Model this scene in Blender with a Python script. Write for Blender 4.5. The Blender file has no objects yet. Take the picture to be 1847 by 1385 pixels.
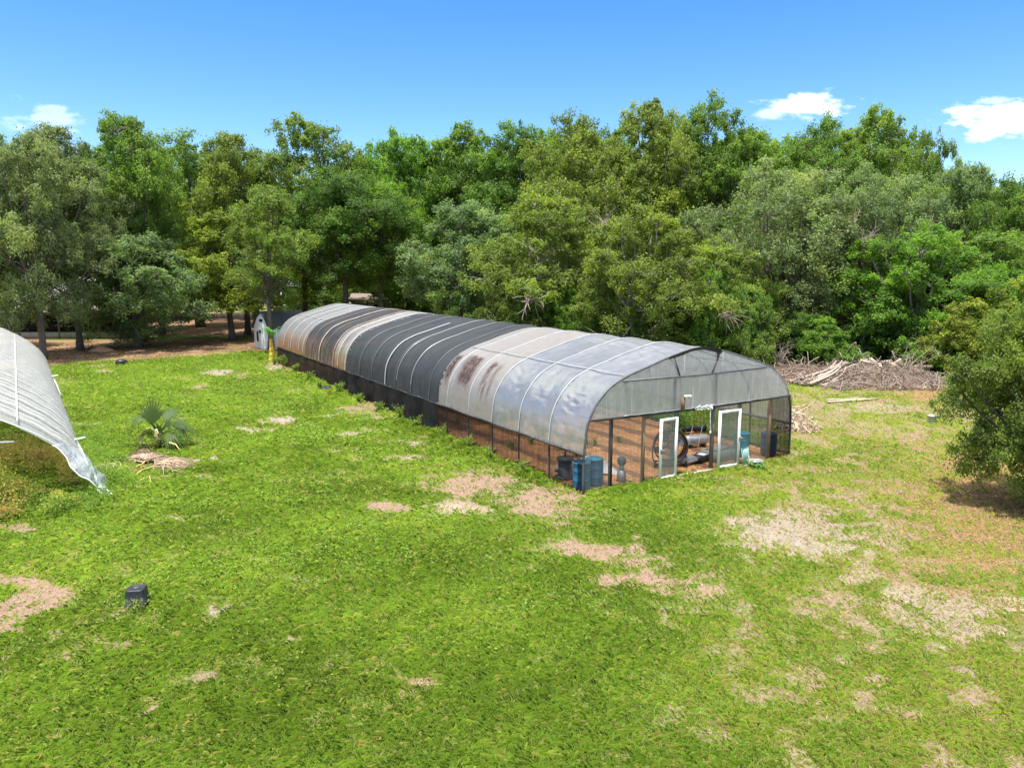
import bpy, math, random
import numpy as np
from mathutils import Vector
sc = bpy.context.scene
COL = sc.collection
rng = np.random.default_rng(7)
R = math.radians
# ---------------------------------------------------------------- camera, sky, sun, exposure
FPX, PITCH, CAMH = 1350.0, 0.151, 7.0          # focal length in px of an 1847 px wide frame
cam_d = bpy.data.cameras.new('camera'); cam = bpy.data.objects.new('camera', cam_d); COL.objects.link(cam)
cam_d.sensor_fit = 'HORIZONTAL'; cam_d.sensor_width = 36; cam_d.lens = FPX/1847*36
cam_d.clip_end = 5000; cam_d.clip_start = 0.1
cam.location = (0, 0, CAMH); cam.rotation_euler = (math.pi/2-PITCH, 0, 0)
sc.camera = cam
SUN_EL, SUN_AZ = R(76), R(-140)                  # azimuth from +Y towards +X
sdir = Vector((math.sin(SUN_AZ)*math.cos(SUN_EL), math.cos(SUN_AZ)*math.cos(SUN_EL), math.sin(SUN_EL)))
sun_d = bpy.data.lights.new('sun', 'SUN'); sun = bpy.data.objects.new('sun', sun_d); COL.objects.link(sun)
sun_d.energy = 4.2; sun_d.angle = R(0.5); sun_d.color = (1.0, 0.95, 0.87)
sun.rotation_euler = (-sdir).to_track_quat('-Z', 'Y').to_euler()
sun.location = (0, 0, 60)
sc.view_settings.view_transform = 'Standard'; sc.view_settings.look = 'None'
sc.view_settings.gamma = 1; sc.view_settings.use_curve_mapping = False
sc.view_settings.exposure = 1.0

_c, _s = math.cos(PITCH), math.sin(PITCH)
def ray(X, Y):
    a = (X-923.5)/FPX; b = -(Y-692.5)/FPX
    return np.array([a, _c+b*_s, b*_c-_s])
def G(X, Y, z=0.0):                              # ground point seen at photo pixel X, Y
    r = ray(X, Y); t = (z-CAMH)/r[2]; return np.array([r[0]*t, r[1]*t])
def D(X, Y, depth):                              # point at that pixel and depth
    r = ray(X, Y); t = depth/r[1]; return np.array([r[0]*t, depth, CAMH+r[2]*t])

class NT:
    def __init__(s, nt): s.nt = nt; nt.nodes.clear()
    def n(s, t, **k):
        o = s.nt.nodes.new(t)
        for a, v in k.items():
            if a.startswith('_'): setattr(o, a[1:], v)
        return o
    def l(s, a, b): s.nt.links.new(a, b)
    def math(s, op, a, b=None, clamp=False):
        o = s.nt.nodes.new('ShaderNodeMath'); o.operation = op; o.use_clamp = clamp
        for i, v in enumerate((a, b)):
            if v is None: continue
            if isinstance(v, (int, float)): o.inputs[i].default_value = v
            else: s.l(v, o.inputs[i])
        return o.outputs[0]
    def mix(s, f, a, b, mode='MIX'):
        o = s.nt.nodes.new('ShaderNodeMix'); o.data_type = 'RGBA'; o.blend_type = mode
        for i, v in ((0, f), (6, a), (7, b)):
            if isinstance(v, (int, float)): o.inputs[i].default_value = v
            elif isinstance(v, tuple): o.inputs[i].default_value = (*v[:3], 1)
            else: s.l(v, o.inputs[i])
        return o.outputs[2]
    def ramp(s, v, lo, hi, to0=0.0, to1=1.0, smooth=True):
        o = s.nt.nodes.new('ShaderNodeMapRange')
        if smooth: o.interpolation_type = 'SMOOTHSTEP'
        s.l(v, o.inputs[0]); o.inputs[1].default_value = lo; o.inputs[2].default_value = hi
        o.inputs[3].default_value = to0; o.inputs[4].default_value = to1
        return o.outputs[0]
    def noise(s, vec, scale, detail=4, rough=.55, out=0):
        o = s.nt.nodes.new('ShaderNodeTexNoise'); o.inputs['Scale'].default_value = scale
        o.inputs['Detail'].default_value = detail; o.inputs['Roughness'].default_value = rough
        if vec is not None: s.l(vec, o.inputs['Vector'])
        return o.outputs[out]
    def mapping(s, vec, scale=(1, 1, 1)):
        o = s.nt.nodes.new('ShaderNodeMapping'); o.inputs['Scale'].default_value = scale
        s.l(vec, o.inputs['Vector']); return o.outputs[0]
    def coord(s, k='Object'):
        return s.nt.nodes.new('ShaderNodeTexCoord').outputs[k]
    def attr(s, name, k='Fac'):
        o = s.nt.nodes.new('ShaderNodeAttribute'); o.attribute_name = name; return o.outputs[k]
    def bump(s, h, strength, dist=.05):
        o = s.nt.nodes.new('ShaderNodeBump'); o.inputs['Strength'].default_value = strength
        o.inputs['Distance'].default_value = dist; s.l(h, o.inputs['Height']); return o.outputs[0]
    def out(s, sh):
        o = s.nt.nodes.new('ShaderNodeOutputMaterial'); s.l(sh, o.inputs[0])
    def mixsh(s, f, a, b):
        o = s.nt.nodes.new('ShaderNodeMixShader')
        if isinstance(f, (int, float)): o.inputs[0].default_value = f
        else: s.l(f, o.inputs[0])
        s.l(a, o.inputs[1]); s.l(b, o.inputs[2]); return o.outputs[0]

# world: Nishita sky with a few small clouds set by direction
W = bpy.data.worlds.new('World'); sc.world = W; W.use_nodes = True
t = NT(W.node_tree)
sky = t.n('ShaderNodeTexSky'); sky.sky_type = 'NISHITA'; sky.sun_disc = False
sky.sun_elevation = SUN_EL; sky.sun_rotation = SUN_AZ % (2*math.pi)
sky.air_density = 1.0; sky.dust_density = 0.15; sky.ozone_density = 3.0
hs = t.n('ShaderNodeHueSaturation'); hs.inputs['Saturation'].default_value = 1.34; hs.inputs['Value'].default_value = 0.98; hs.inputs['Hue'].default_value = 0.507
t.l(sky.outputs[0], hs.inputs['Color'])
sep = t.n('ShaderNodeSeparateXYZ'); t.l(t.coord('Generated'), sep.inputs[0])
ysafe = t.math('MAXIMUM', sep.outputs[1], 0.05)
u = t.math('DIVIDE', sep.outputs[0], ysafe); v = t.math('DIVIDE', sep.outputs[2], ysafe)
comb = t.n('ShaderNodeCombineXYZ'); t.l(u, comb.inputs[0]); t.l(t.math('MULTIPLY', v, 2.2), comb.inputs[1])
cn = t.noise(comb.outputs[0], 24, 9, .62)
tot = None
for (px, py, rx, ry, amt) in ((1455, 193, 72, 18, 1), (1805, 218, 88, 30, 1), (1395, 204, 40, 10, .5), (1790, 183, 45, 8, .45),
                              (15, 226, 36, 13, .42), (105, 222, 40, 18, .4), (95, 197, 30, 8, .35), (-250, 150, 180, 50, .7), (2200, 160, 200, 60, .8)):
    r = ray(px, py); cu, cv = r[0]/r[1], r[2]/r[1]
    a = t.math('DIVIDE', t.math('SUBTRACT', u, float(cu)), rx/FPX*1.25); b = t.math('DIVIDE', t.math('SUBTRACT', v, float(cv)), ry/FPX*1.5)
    d2 = t.math('ADD', t.math('MULTIPLY', a, a), t.math('MULTIPLY', b, b))
    e = t.math('SUBTRACT', 1.0, t.math('SQRT', d2))
    m = t.math('ADD', e, t.math('MULTIPLY', t.math('SUBTRACT', cn, .5), 2.9))
    m = t.math('MULTIPLY', t.ramp(m, .05, .75), amt)
    tot = m if tot is None else t.math('MAXIMUM', tot, m)
front = t.ramp(sep.outputs[1], 0.05, 0.2)
tot = t.math('MULTIPLY', tot, front)
# unseen bright cloud cover added overhead, above the frame, to lift fill light
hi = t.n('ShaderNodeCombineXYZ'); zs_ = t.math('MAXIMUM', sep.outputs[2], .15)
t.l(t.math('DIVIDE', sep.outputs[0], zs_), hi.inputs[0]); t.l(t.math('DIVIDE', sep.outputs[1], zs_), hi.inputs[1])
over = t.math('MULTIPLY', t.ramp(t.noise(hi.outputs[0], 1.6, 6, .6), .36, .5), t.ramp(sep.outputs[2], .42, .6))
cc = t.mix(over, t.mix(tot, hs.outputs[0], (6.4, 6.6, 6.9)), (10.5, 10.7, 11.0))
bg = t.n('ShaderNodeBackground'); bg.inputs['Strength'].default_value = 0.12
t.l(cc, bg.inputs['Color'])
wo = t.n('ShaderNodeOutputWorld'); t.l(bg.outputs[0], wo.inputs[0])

# ---------------------------------------------------------------- materials
def mat(name):
    m = bpy.data.materials.new(name); m.use_nodes = True; return m, NT(m.node_tree)
def bsdf(t, color, rough=.7, spec=.3, metal=0.0, normal=None):
    b = t.n('ShaderNodeBsdfPrincipled')
    if isinstance(color, tuple): b.inputs['Base Color'].default_value = (*color[:3], 1)
    else: t.l(color, b.inputs['Base Color'])
    b.inputs['Roughness'].default_value = rough; b.inputs['Metallic'].default_value = metal
    b.inputs['Specular IOR Level'].default_value = spec
    if normal is not None: t.l(normal, b.inputs['Normal'])
    return b.outputs[0]
def pm(name, base, rough=.7, var=.3, scale=4, bump=.2, spec=.3, metal=0.0, stretch=(1, 1, 1), dirt=None, dirt_amt=.35):
    m, t = mat(name)
    co = t.mapping(t.coord(), stretch)
    n = t.noise(co, scale, 6, .6)
    k = t.ramp(n, .25, .75, 1-var, 1+var, False)
    c = t.n('ShaderNodeVectorMath'); c.operation = 'SCALE'; c.inputs[0].default_value = base; t.l(k, c.inputs['Scale'])
    col = c.outputs[0]
    if dirt:
        n2 = t.noise(co, scale*.37, 5, .65); col = t.mix(t.math('MULTIPLY', t.ramp(n2, .48, .7), dirt_amt), col, dirt)
    nb = t.bump(t.noise(co, scale*6, 4), bump, .02) if bump else None
    t.out(bsdf(t, col, rough, spec, metal, nb)); return m
MT = {}
MT['white_frame'] = pm('white_frame', (.80, .80, .79), .45, .06, 3, .05, .4, dirt=(.40, .36, .29), dirt_amt=.6)
MT['dark_post'] = pm('dark_post', (.035, .033, .032), .7, .4, 9, .3)
MT['grey_metal'] = pm('grey_metal', (.33, .34, .35), .4, .15, 8, .1, .5, .5)
MT['hoop_metal'] = pm('hoop_metal', (.10, .105, .11), .5, .25, 6, .1, .4, .3)
MT['galvanised'] = pm('galvanised', (.42, .45, .46), .42, .25, 10, .1, .5, .55)
MT['brown_wood'] = pm('brown_wood', (.20, .13, .075), .8, .4, 3, .4, stretch=(4, 4, .5))
MT['grey_wood'] = pm('grey_wood', (.13, .11, .10), .85, .4, 3, .4, stretch=(4, 4, .5))
MT['pale_wood'] = pm('pale_wood', (.46, .37, .28), .85, .35, 3, .4, dirt=(.2, .15, .11))
MT['hut_wood'] = pm('hut_wood', (.52, .38, .24), .85, .4, 2, .4, stretch=(6, 6, .4), dirt=(.12, .08, .05))
MT['blue_plastic'] = pm('blue_plastic', (.012, .105, .20), .42, .2, 4, .08, .4, dirt=(.05, .10, .12))
MT['teal_plastic'] = pm('teal_plastic', (.02, .22, .30), .42, .2, 4, .08, .4, dirt=(.06, .16, .2))
MT['navy_plastic'] = pm('navy_plastic', (.012, .055, .12), .42, .2, 4, .08, .4, dirt=(.03, .07, .1))
MT['black_plastic'] = pm('black_plastic', (.016, .017, .02), .45, .3, 5, .1, .4, dirt=(.06, .05, .04))
MT['grey_plastic'] = pm('grey_plastic', (.07, .075, .08), .55, .3, 5, .15, dirt=(.14, .10, .07))
MT['fan_brown'] = pm('fan_brown', (.055, .035, .032), .5, .4, 5, .1, .4, dirt=(.12, .06, .035))
MT['red_paint'] = pm('red_paint', (.30, .04, .03), .5, .3, 6, .1)
MT['mint'] = pm('mint', (.32, .50, .45), .5, .2, 6, .1)
MT['concrete'] = pm('concrete', (.27, .27, .24), .9, .3, 5, .3, dirt=(.12, .13, .09))
MT['canvas'] = pm('canvas', (.62, .55, .50), .9, .2, 5, .4)
MT['bag_grey'] = pm('bag_grey', (.26, .24, .22), .85, .3, 6, .4)
MT['teal_wall'] = pm('teal_wall', (.035, .16, .16), .8, .15, 1, .1)
MT['shed_wall'] = pm('shed_wall', (.62, .64, .64), .75, .1, 2, .1)
MT['shingle'] = pm('shingle', (.06, .065, .07), .9, .35, 5, .4)
MT['shingle_grey'] = pm('shingle_grey', (.20, .20, .21), .9, .3, 5, .4)
MT['rust_roof'] = pm('rust_roof', (.22, .17, .14), .85, .35, 3, .3)
MT['white_wall'] = pm('white_wall', (.66, .65, .62), .85, .1, 2, .1)
MT['dark_void'] = pm('dark_void', (.012, .013, .016), .8, .2, 2, 0)
MT['bark'] = pm('bark', (.105, .085, .07), .95, .45, 3, .8, stretch=(3, 3, .6), dirt=(.22, .21, .19))
MT['pale_bark'] = pm('pale_bark', (.24, .21, .18), .95, .35, 3, .7, stretch=(3, 3, .6), dirt=(.10, .09, .07))
MT['dead_twig'] = pm('dead_twig', (.29, .235, .19), .95, .35, 2, .2, dirt=(.15, .12, .1))
MT['brown_twig'] = pm('brown_twig', (.165, .11, .078), .95, .5, 2.5, .6, dirt=(.27, .21, .165), dirt_amt=.7)
MT['bleached'] = pm('bleached', (.36, .29, .235), .9, .3, 2, .2, dirt=(.28, .22, .18))
MT['straw'] = pm('straw', (.46, .35, .25), .9, .35, 3, .2, dirt=(.26, .17, .11))
MT['yellow_stem'] = pm('yellow_stem', (.55, .36, .05), .7, .4, 5, .3, dirt=(.25, .15, .05))
MT['yellow_stick'] = pm('yellow_stick', (.58, .46, .16), .7, .25, 5, .1)
MT['stone'] = pm('stone', (.30, .27, .25), .95, .4, 3, .5)
MT['litter_heap'] = pm('litter_heap', (.42, .22, .13), .95, .4, 6, .6)
MT['pvc'] = pm('pvc', (.78, .78, .76), .4, .05, 3, 0, .4)
MT['batten'] = pm('batten', (.36, .385, .41), .5, .12, 3, .05, .4)
MT['rust_batten'] = pm('rust_batten', (.40, .33, .28), .6, .45, 2, .05, .3, dirt=(.45, .2, .07))

def leaf_mat(name, base=(1, 1, 1), trans=.46, use_obj=True, rough=.55, spec=.22, hue2=(1.22, 1.10, .6)):
    m, t = mat(name)
    tint = t.attr('tint')
    if use_obj:
        oi = t.n('ShaderNodeObjectInfo'); c0 = oi.outputs['Color']
    else:
        rgb = t.n('ShaderNodeRGB'); rgb.outputs[0].default_value = (*base, 1); c0 = rgb.outputs[0]
    k = t.ramp(tint, 0, 1, .62, 1.42, False)
    sv = t.n('ShaderNodeVectorMath'); sv.operation = 'SCALE'; t.l(c0, sv.inputs[0]); t.l(k, sv.inputs['Scale'])
    yel = t.mix(1.0, sv.outputs[0], hue2, 'MULTIPLY')
    col = t.mix(t.ramp(tint, .45, 1.0), sv.outputs[0], yel)
    if name == 'grass_blade': col = t.mix(t.ramp(tint, .955, .985), col, (.36, .32, .17))   # dead blades
    b = bsdf(t, col, rough, spec)
    tr = t.n('ShaderNodeBsdfTranslucent'); t.l(t.mix(1.0, col, (1.5, 1.6, .75), 'MULTIPLY'), tr.inputs[0])
    t.out(t.mixsh(trans, b, tr.outputs[0])); return m
MT['leaf'] = leaf_mat('leaf')
MT['grass_blade'] = leaf_mat('grass_blade', (.185, .280, .050), .5, False, .6, .2, (1.38, 1.08, 1.6))
MT['weed_leaf'] = leaf_mat('weed_leaf', (.16, .26, .035), .45, False, .55, .25, (1.3, 1.1, .7))
MT['dry_leaf'] = leaf_mat('dry_leaf', (.27, .135, .06), .15, False, .7, .2, (1.25, 1.35, 1.4))
MT['dry_blade'] = leaf_mat('dry_blade', (.24, .175, .11), .2, False, .8, .15, (1.35, 1.3, 1.25))
MT['palm_leaf'] = leaf_mat('palm_leaf', (.10, .17, .04), .3, False, .5, .22, (1.3, 1.15, .8))
MT['banana_leaf'] = leaf_mat('banana_leaf', (.16, .34, .10), .35, False, .45, .4)
MT['scrub_leaf'] = leaf_mat('scrub_leaf', (.36, .235, .085), .4, False, .7, .2, (.6, 1.15, .5))

def film(name, col, transp, rough=.35, gloss=.18, streak=(1, 1, 1), bumpk=.25, st=None):
    """translucent polyethylene; attributes 'scuff' and 'rust' hold stains with their own shape"""
    m, t = mat(name)
    co = t.mapping(t.coord(), streak)
    n = t.noise(co, 3.0, 6, .6)
    base = t.mix(t.ramp(n, .3, .7), tuple(c*.92 for c in col), tuple(min(.9, c*1.06) for c in col))
    sc_, ru = t.attr('scuff'), t.attr('rust')
    n2 = t.noise(t.mapping(t.coord(), (1.2, 9, 1.2)), 4.0, 5, .7)
    scm = t.math('MULTIPLY', sc_, t.ramp(n2, .34, .52), True); rum = t.math('MULTIPLY', ru, t.ramp(n2, .25, .65))
    base = t.mix(scm, base, (.085, .05, .045)); base = t.mix(rum, base, (.36, .16, .035))
    if name == 'poly_end':                      # highlights of drawn-out folds, painted into the film colour
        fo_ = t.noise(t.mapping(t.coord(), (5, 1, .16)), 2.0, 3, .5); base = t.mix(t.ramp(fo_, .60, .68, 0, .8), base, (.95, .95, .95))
    nb = t.bump(t.noise(t.mapping(t.coord(), (2.2, .9, 2.2)), 2.2, 5, .6), bumpk, .12)
    di = t.n('ShaderNodeBsdfDiffuse'); t.l(base, di.inputs[0]); t.l(nb, di.inputs['Normal'])
    tl = t.n('ShaderNodeBsdfTranslucent'); t.l(base, tl.inputs[0]); t.l(nb, tl.inputs['Normal'])
    gl = t.n('ShaderNodeBsdfGlossy'); gl.inputs['Roughness'].default_value = rough; t.l(nb, gl.inputs['Normal'])
    tp = t.n('ShaderNodeBsdfTransparent'); tp.inputs[0].default_value = (.95, .96, .97, 1)
    body = t.mixsh(.5, di.outputs[0], tl.outputs[0])
    stn = t.math('SUBTRACT', 1.0, t.math('MAXIMUM', scm, rum), True); tf = t.math('MULTIPLY', stn, transp)
    body = t.mixsh(tf, body, tp.outputs[0])
    t.out(t.mixsh(t.math('MULTIPLY', t.math('ADD', .15, t.math('MULTIPLY', stn, .85)), gloss), body, gl.outputs[0])); return m
MT['poly'] = film('poly', (.385, .41, .44), .38, .24, .19, bumpk=.15)
MT['poly_far'] = film('poly_far', (.34, .35, .36), .30, .35, .14, bumpk=.15)
MT['poly_beige'] = film('poly_beige', (.40, .375, .35), .26, .42, .14)
MT['poly_end'] = film('poly_end', (.55, .57, .58), .32, .3, .10, (7, 7, .35), .3)
MT['poly_white'] = film('poly_white', (.58, .575, .57), .30, .4, .14, (1, 1, 1), .45)
MT['poly_clear'] = film('poly_clear', (.52, .57, .60), .50, .25, .2, (1, 1, 1), .6)
def screen(name, col, transp, streak=(10, 10, .4), vary=.12):
    m, t = mat(name)
    n = t.noise(t.mapping(t.coord(), streak), 2.0, 5, .6)
    c = t.mix(n, tuple(x*.6 for x in col), tuple(x*1.4 for x in col))
    di = t.n('ShaderNodeBsdfDiffuse'); t.l(c, di.inputs[0])
    tl = t.n('ShaderNodeBsdfTranslucent'); t.l(c, tl.inputs[0])
    tp = t.n('ShaderNodeBsdfTransparent')
    f = t.ramp(n, .3, .7, max(0, transp-vary), min(1, transp+vary))
    t.out(t.mixsh(f, t.mixsh(.35, di.outputs[0], tl.outputs[0]), tp.outputs[0])); return m
MT['insect_screen'] = screen('insect_screen', (.30, .30, .27), .72)
MT['door_screen'] = screen('door_screen', (.24, .27, .24), .48, (3, 3, .8))
MT['black_screen'] = screen('black_screen', (.022, .022, .024), .40)
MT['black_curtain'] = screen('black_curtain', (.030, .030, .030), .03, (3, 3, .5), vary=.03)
MT['brown_curtain'] = screen('brown_curtain', (.040, .033, .029), .05, (5, 5, .3), .05)
MT['shade_cloth'] = None
def shade(name, col, dirt):
    m, t = mat(name)
    co = t.coord()
    n = t.noise(t.mapping(co, (1, 2.2, 1)), 1.2, 6, .65)
    c = t.mix(t.ramp(n, .35, .75), col, dirt)
    ru = t.attr('rust'); c = t.mix(t.math('MULTIPLY', ru, t.ramp(t.noise(t.mapping(co, (.7, 6, .7)), 2.5, 4), .35, .65)), c, (.20, .12, .07))
    wv = t.noise(t.mapping(co, (30, 30, 30)), 3, 2)
    nb = t.bump(wv, .25, .02)
    di = t.n('ShaderNodeBsdfDiffuse'); t.l(c, di.inputs[0]); t.l(nb, di.inputs['Normal'])
    gl = t.n('ShaderNodeBsdfGlossy'); gl.inputs['Roughness'].default_value = .6; gl.inputs[0].default_value = (.8, .85, .9, 1)
    tp = t.n('ShaderNodeBsdfTransparent')
    t.out(t.mixsh(.04, t.mixsh(.04, di.outputs[0], gl.outputs[0]), tp.outputs[0])); return m
MT['shade_cloth'] = shade('shade_cloth', (.021, .024, .027), (.033, .035, .037))
MT['shade_cloth_old'] = shade('shade_cloth_old', (.022, .022, .023), (.038, .034, .032))

# ---------------------------------------------------------------- mesh helpers
class MB:
    def __init__(s): s.v = []; s.f = []; s.n = 0
    def add(s, v, f):
        v = np.asarray(v, float).reshape(-1, 3); k = s.n
        s.v.append(v); s.f += [tuple(int(i)+k for i in q) for q in f]; s.n += len(v); return s
    def box(s, c, d, rz=0.0, taper=1.0):
        x, y, z = d[0]/2, d[1]/2, d[2]/2
        p = np.array([(-x, -y, -z), (x, -y, -z), (x, y, -z), (-x, y, -z), (-x*taper, -y*taper, z), (x*taper, -y*taper, z), (x*taper, y*taper, z), (-x*taper, y*taper, z)])
        ca, sa = math.cos(rz), math.sin(rz)
        p = np.stack([p[:, 0]*ca-p[:, 1]*sa, p[:, 0]*sa+p[:, 1]*ca, p[:, 2]], 1)+np.array(c)
        return s.add(p, [(0, 3, 2, 1), (4, 5, 6, 7), (0, 1, 5, 4), (1, 2, 6, 5), (2, 3, 7, 6), (3, 0, 4, 7)])
    def tube(s, pts, rad, sides=6, cap=True):
        pts = np.asarray(pts, float); n = len(pts)
        rad = np.full(n, rad, float) if np.isscalar(rad) else np.asarray(rad, float)
        tn = np.gradient(pts, axis=0); tn /= np.linalg.norm(tn, axis=1, keepdims=True)+1e-9
        up = np.array([0, 0, 1.0]) if abs(tn[0, 2]) < .9 else np.array([1.0, 0, 0])
        vs = []
        a = np.linspace(0, 2*math.pi, sides, endpoint=False)
        for i in range(n):
            x = np.cross(up, tn[i]); x /= np.linalg.norm(x)+1e-9; y = np.cross(tn[i], x); up = y*0+np.cross(tn[i], x)
            up = y if False else up
            vs.append(pts[i]+rad[i]*(np.cos(a)[:, None]*x+np.sin(a)[:, None]*y))
            up = y
        f = []
        for i in range(n-1):
            for j in range(sides):
                k = (j+1) % sides; f.append((i*sides+j, i*sides+k, (i+1)*sides+k, (i+1)*sides+j))
        if cap: f.append(tuple(range(sides-1, -1, -1))); f.append(tuple((n-1)*sides+j for j in range(sides)))
        return s.add(np.concatenate(vs), f)
    def lathe(s, prof, c=(0, 0, 0), seg=24, cap=True, axis='Z'):
        prof = np.asarray(prof, float); n = len(prof); a = np.linspace(0, 2*math.pi, seg, endpoint=False)
        v = np.stack([np.outer(prof[:, 0], np.cos(a)), np.outer(prof[:, 0], np.sin(a)), np.repeat(prof[:, 1:2], seg, 1)], -1).reshape(-1, 3)
        if axis == 'Y': v = v[:, [0, 2, 1]]
        if axis == 'X': v = v[:, [2, 0, 1]]
        f = []
        for i in range(n-1):
            for j in range(seg):
                k = (j+1) % seg; f.append((i*seg+j, i*seg+k, (i+1)*seg+k, (i+1)*seg+j))
        if cap:
            f.append(tuple(range(seg-1, -1, -1))); f.append(tuple((n-1)*seg+j for j in range(seg)))
        return s.add(v+np.array(c), f)
    def grid(s, P):
        P = np.asarray(P, float); a, b = P.shape[:2]; i, j = np.meshgrid(np.arange(a-1), np.arange(b-1), indexing='ij')
        k = (i*b+j).ravel(); f = np.stack([k, k+1, k+b+1, k+b], 1)
        return s.add(P.reshape(-1, 3), f)
    def build(s, name, m, parent=None, loc=None, smooth=False, rz=None, attrs=None):
        me = bpy.data.meshes.new(name)
        V = np.concatenate(s.v) if s.v else np.zeros((0, 3))
        ls = np.array([len(q) for q in s.f], np.int32); li = np.fromiter((i for q in s.f for i in q), np.int32, int(ls.sum()))
        me.vertices.add(len(V)); me.vertices.foreach_set('co', V.astype(np.float32).ravel())
        me.loops.add(len(li)); me.loops.foreach_set('vertex_index', li)
        me.polygons.add(len(ls)); me.polygons.foreach_set('loop_start', np.concatenate([[0], np.cumsum(ls)[:-1]]).astype(np.int32))
        me.update(calc_edges=True); me.validate()
        if smooth: me.polygons.foreach_set('use_smooth', np.ones(len(me.polygons), bool))
        for k, (dom, val) in (attrs or {}).items():
            a = me.attributes.new(k, 'FLOAT', dom); a.data.foreach_set('value', np.asarray(val, np.float32))
        return link(name, me, m, parent, loc, rz)
def link(name, me, m, parent=None, loc=None, rz=None):
    o = bpy.data.objects.new(name, me)
    if m is not None: me.materials.append(MT[m] if isinstance(m, str) else m)
    COL.objects.link(o)
    if parent is not None: o.parent = parent
    if loc is not None: o.location = loc
    if rz is not None: o.rotation_euler = (0, 0, rz)
    return o
def tag(o, label=None, cat=None, group=None, kind=None):
    for k, v_ in (('label', label), ('category', cat), ('group', group), ('kind', kind)):
        if v_: o[k] = v_
    return o
def thing(name, label, cat, loc=(0, 0, 0), rz=0.0, group=None, scale=None):
    o = bpy.data.objects.new(name, None); COL.objects.link(o); o.empty_display_size = .3
    o.location = loc; o.rotation_euler = (0, 0, rz)
    if scale is not None: o.scale = scale
    return tag(o, label, cat, group)
def leaves_mesh(name, C, N, L, Wd, tint, m=None, fold=False):
    """rhombic leaves at centres C, normals N, length L, width Wd"""
    n = len(C)
    N = N/(np.linalg.norm(N, axis=1, keepdims=True)+1e-9)
    r = rng.normal(size=(n, 3)); T = np.cross(N, r); T /= np.linalg.norm(T, axis=1, keepdims=True)+1e-9
    B = np.cross(N, T)
    L = np.broadcast_to(L, (n,))[:, None]; Wd = np.broadcast_to(Wd, (n,))[:, None]
    P = np.stack([C-T*L*.5, C+B*Wd*.5-T*L*.05+N*L*.06, C+T*L*.5, C-B*Wd*.5-T*L*.05+N*L*.06], 1).reshape(-1, 3)
    return quads_mesh(name, P, n, tint)
def quads_mesh(name, P, n, tint, k=4):
    me = bpy.data.meshes.new(name)
    me.vertices.add(len(P)); me.vertices.foreach_set('co', P.astype(np.float32).ravel())
    me.loops.add(n*k); me.loops.foreach_set('vertex_index', np.arange(n*k, dtype=np.int32))
    me.polygons.add(n); me.polygons.foreach_set('loop_start', np.arange(0, n*k, k, dtype=np.int32))
    me.update(calc_edges=True)
    a = me.attributes.new('tint', 'FLOAT', 'FACE'); a.data.foreach_set('value', np.clip(tint, 0, 1).astype(np.float32))
    return me
def vnoise(x, y, seed=0):
    x = np.asarray(x, float); y = np.asarray(y, float)
    xi = np.floor(x).astype(np.int64); yi = np.floor(y).astype(np.int64); fx = x-xi; fy = y-yi
    fx = fx*fx*(3-2*fx); fy = fy*fy*(3-2*fy)
    def h(a, b):
        k = (a*374761393+b*668265263+seed*1442695041) & 0xffffffff
        k = ((k ^ (k >> 13))*1274126177) & 0xffffffff
        return ((k ^ (k >> 16)) & 0xffff)/65535.0
    return (h(xi, yi)*(1-fx)+h(xi+1, yi)*fx)*(1-fy)+(h(xi, yi+1)*(1-fx)+h(xi+1, yi+1)*fx)*fy
def fbm(x, y, seed=0, oct=4):
    s_, a, tot = 0, 1.0, 0
    for i in range(oct):
        s_ = s_+a*vnoise(x*2**i+i*17.3, y*2**i-i*9.1, seed+i); tot += a; a *= .55
    return s_/tot

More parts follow.
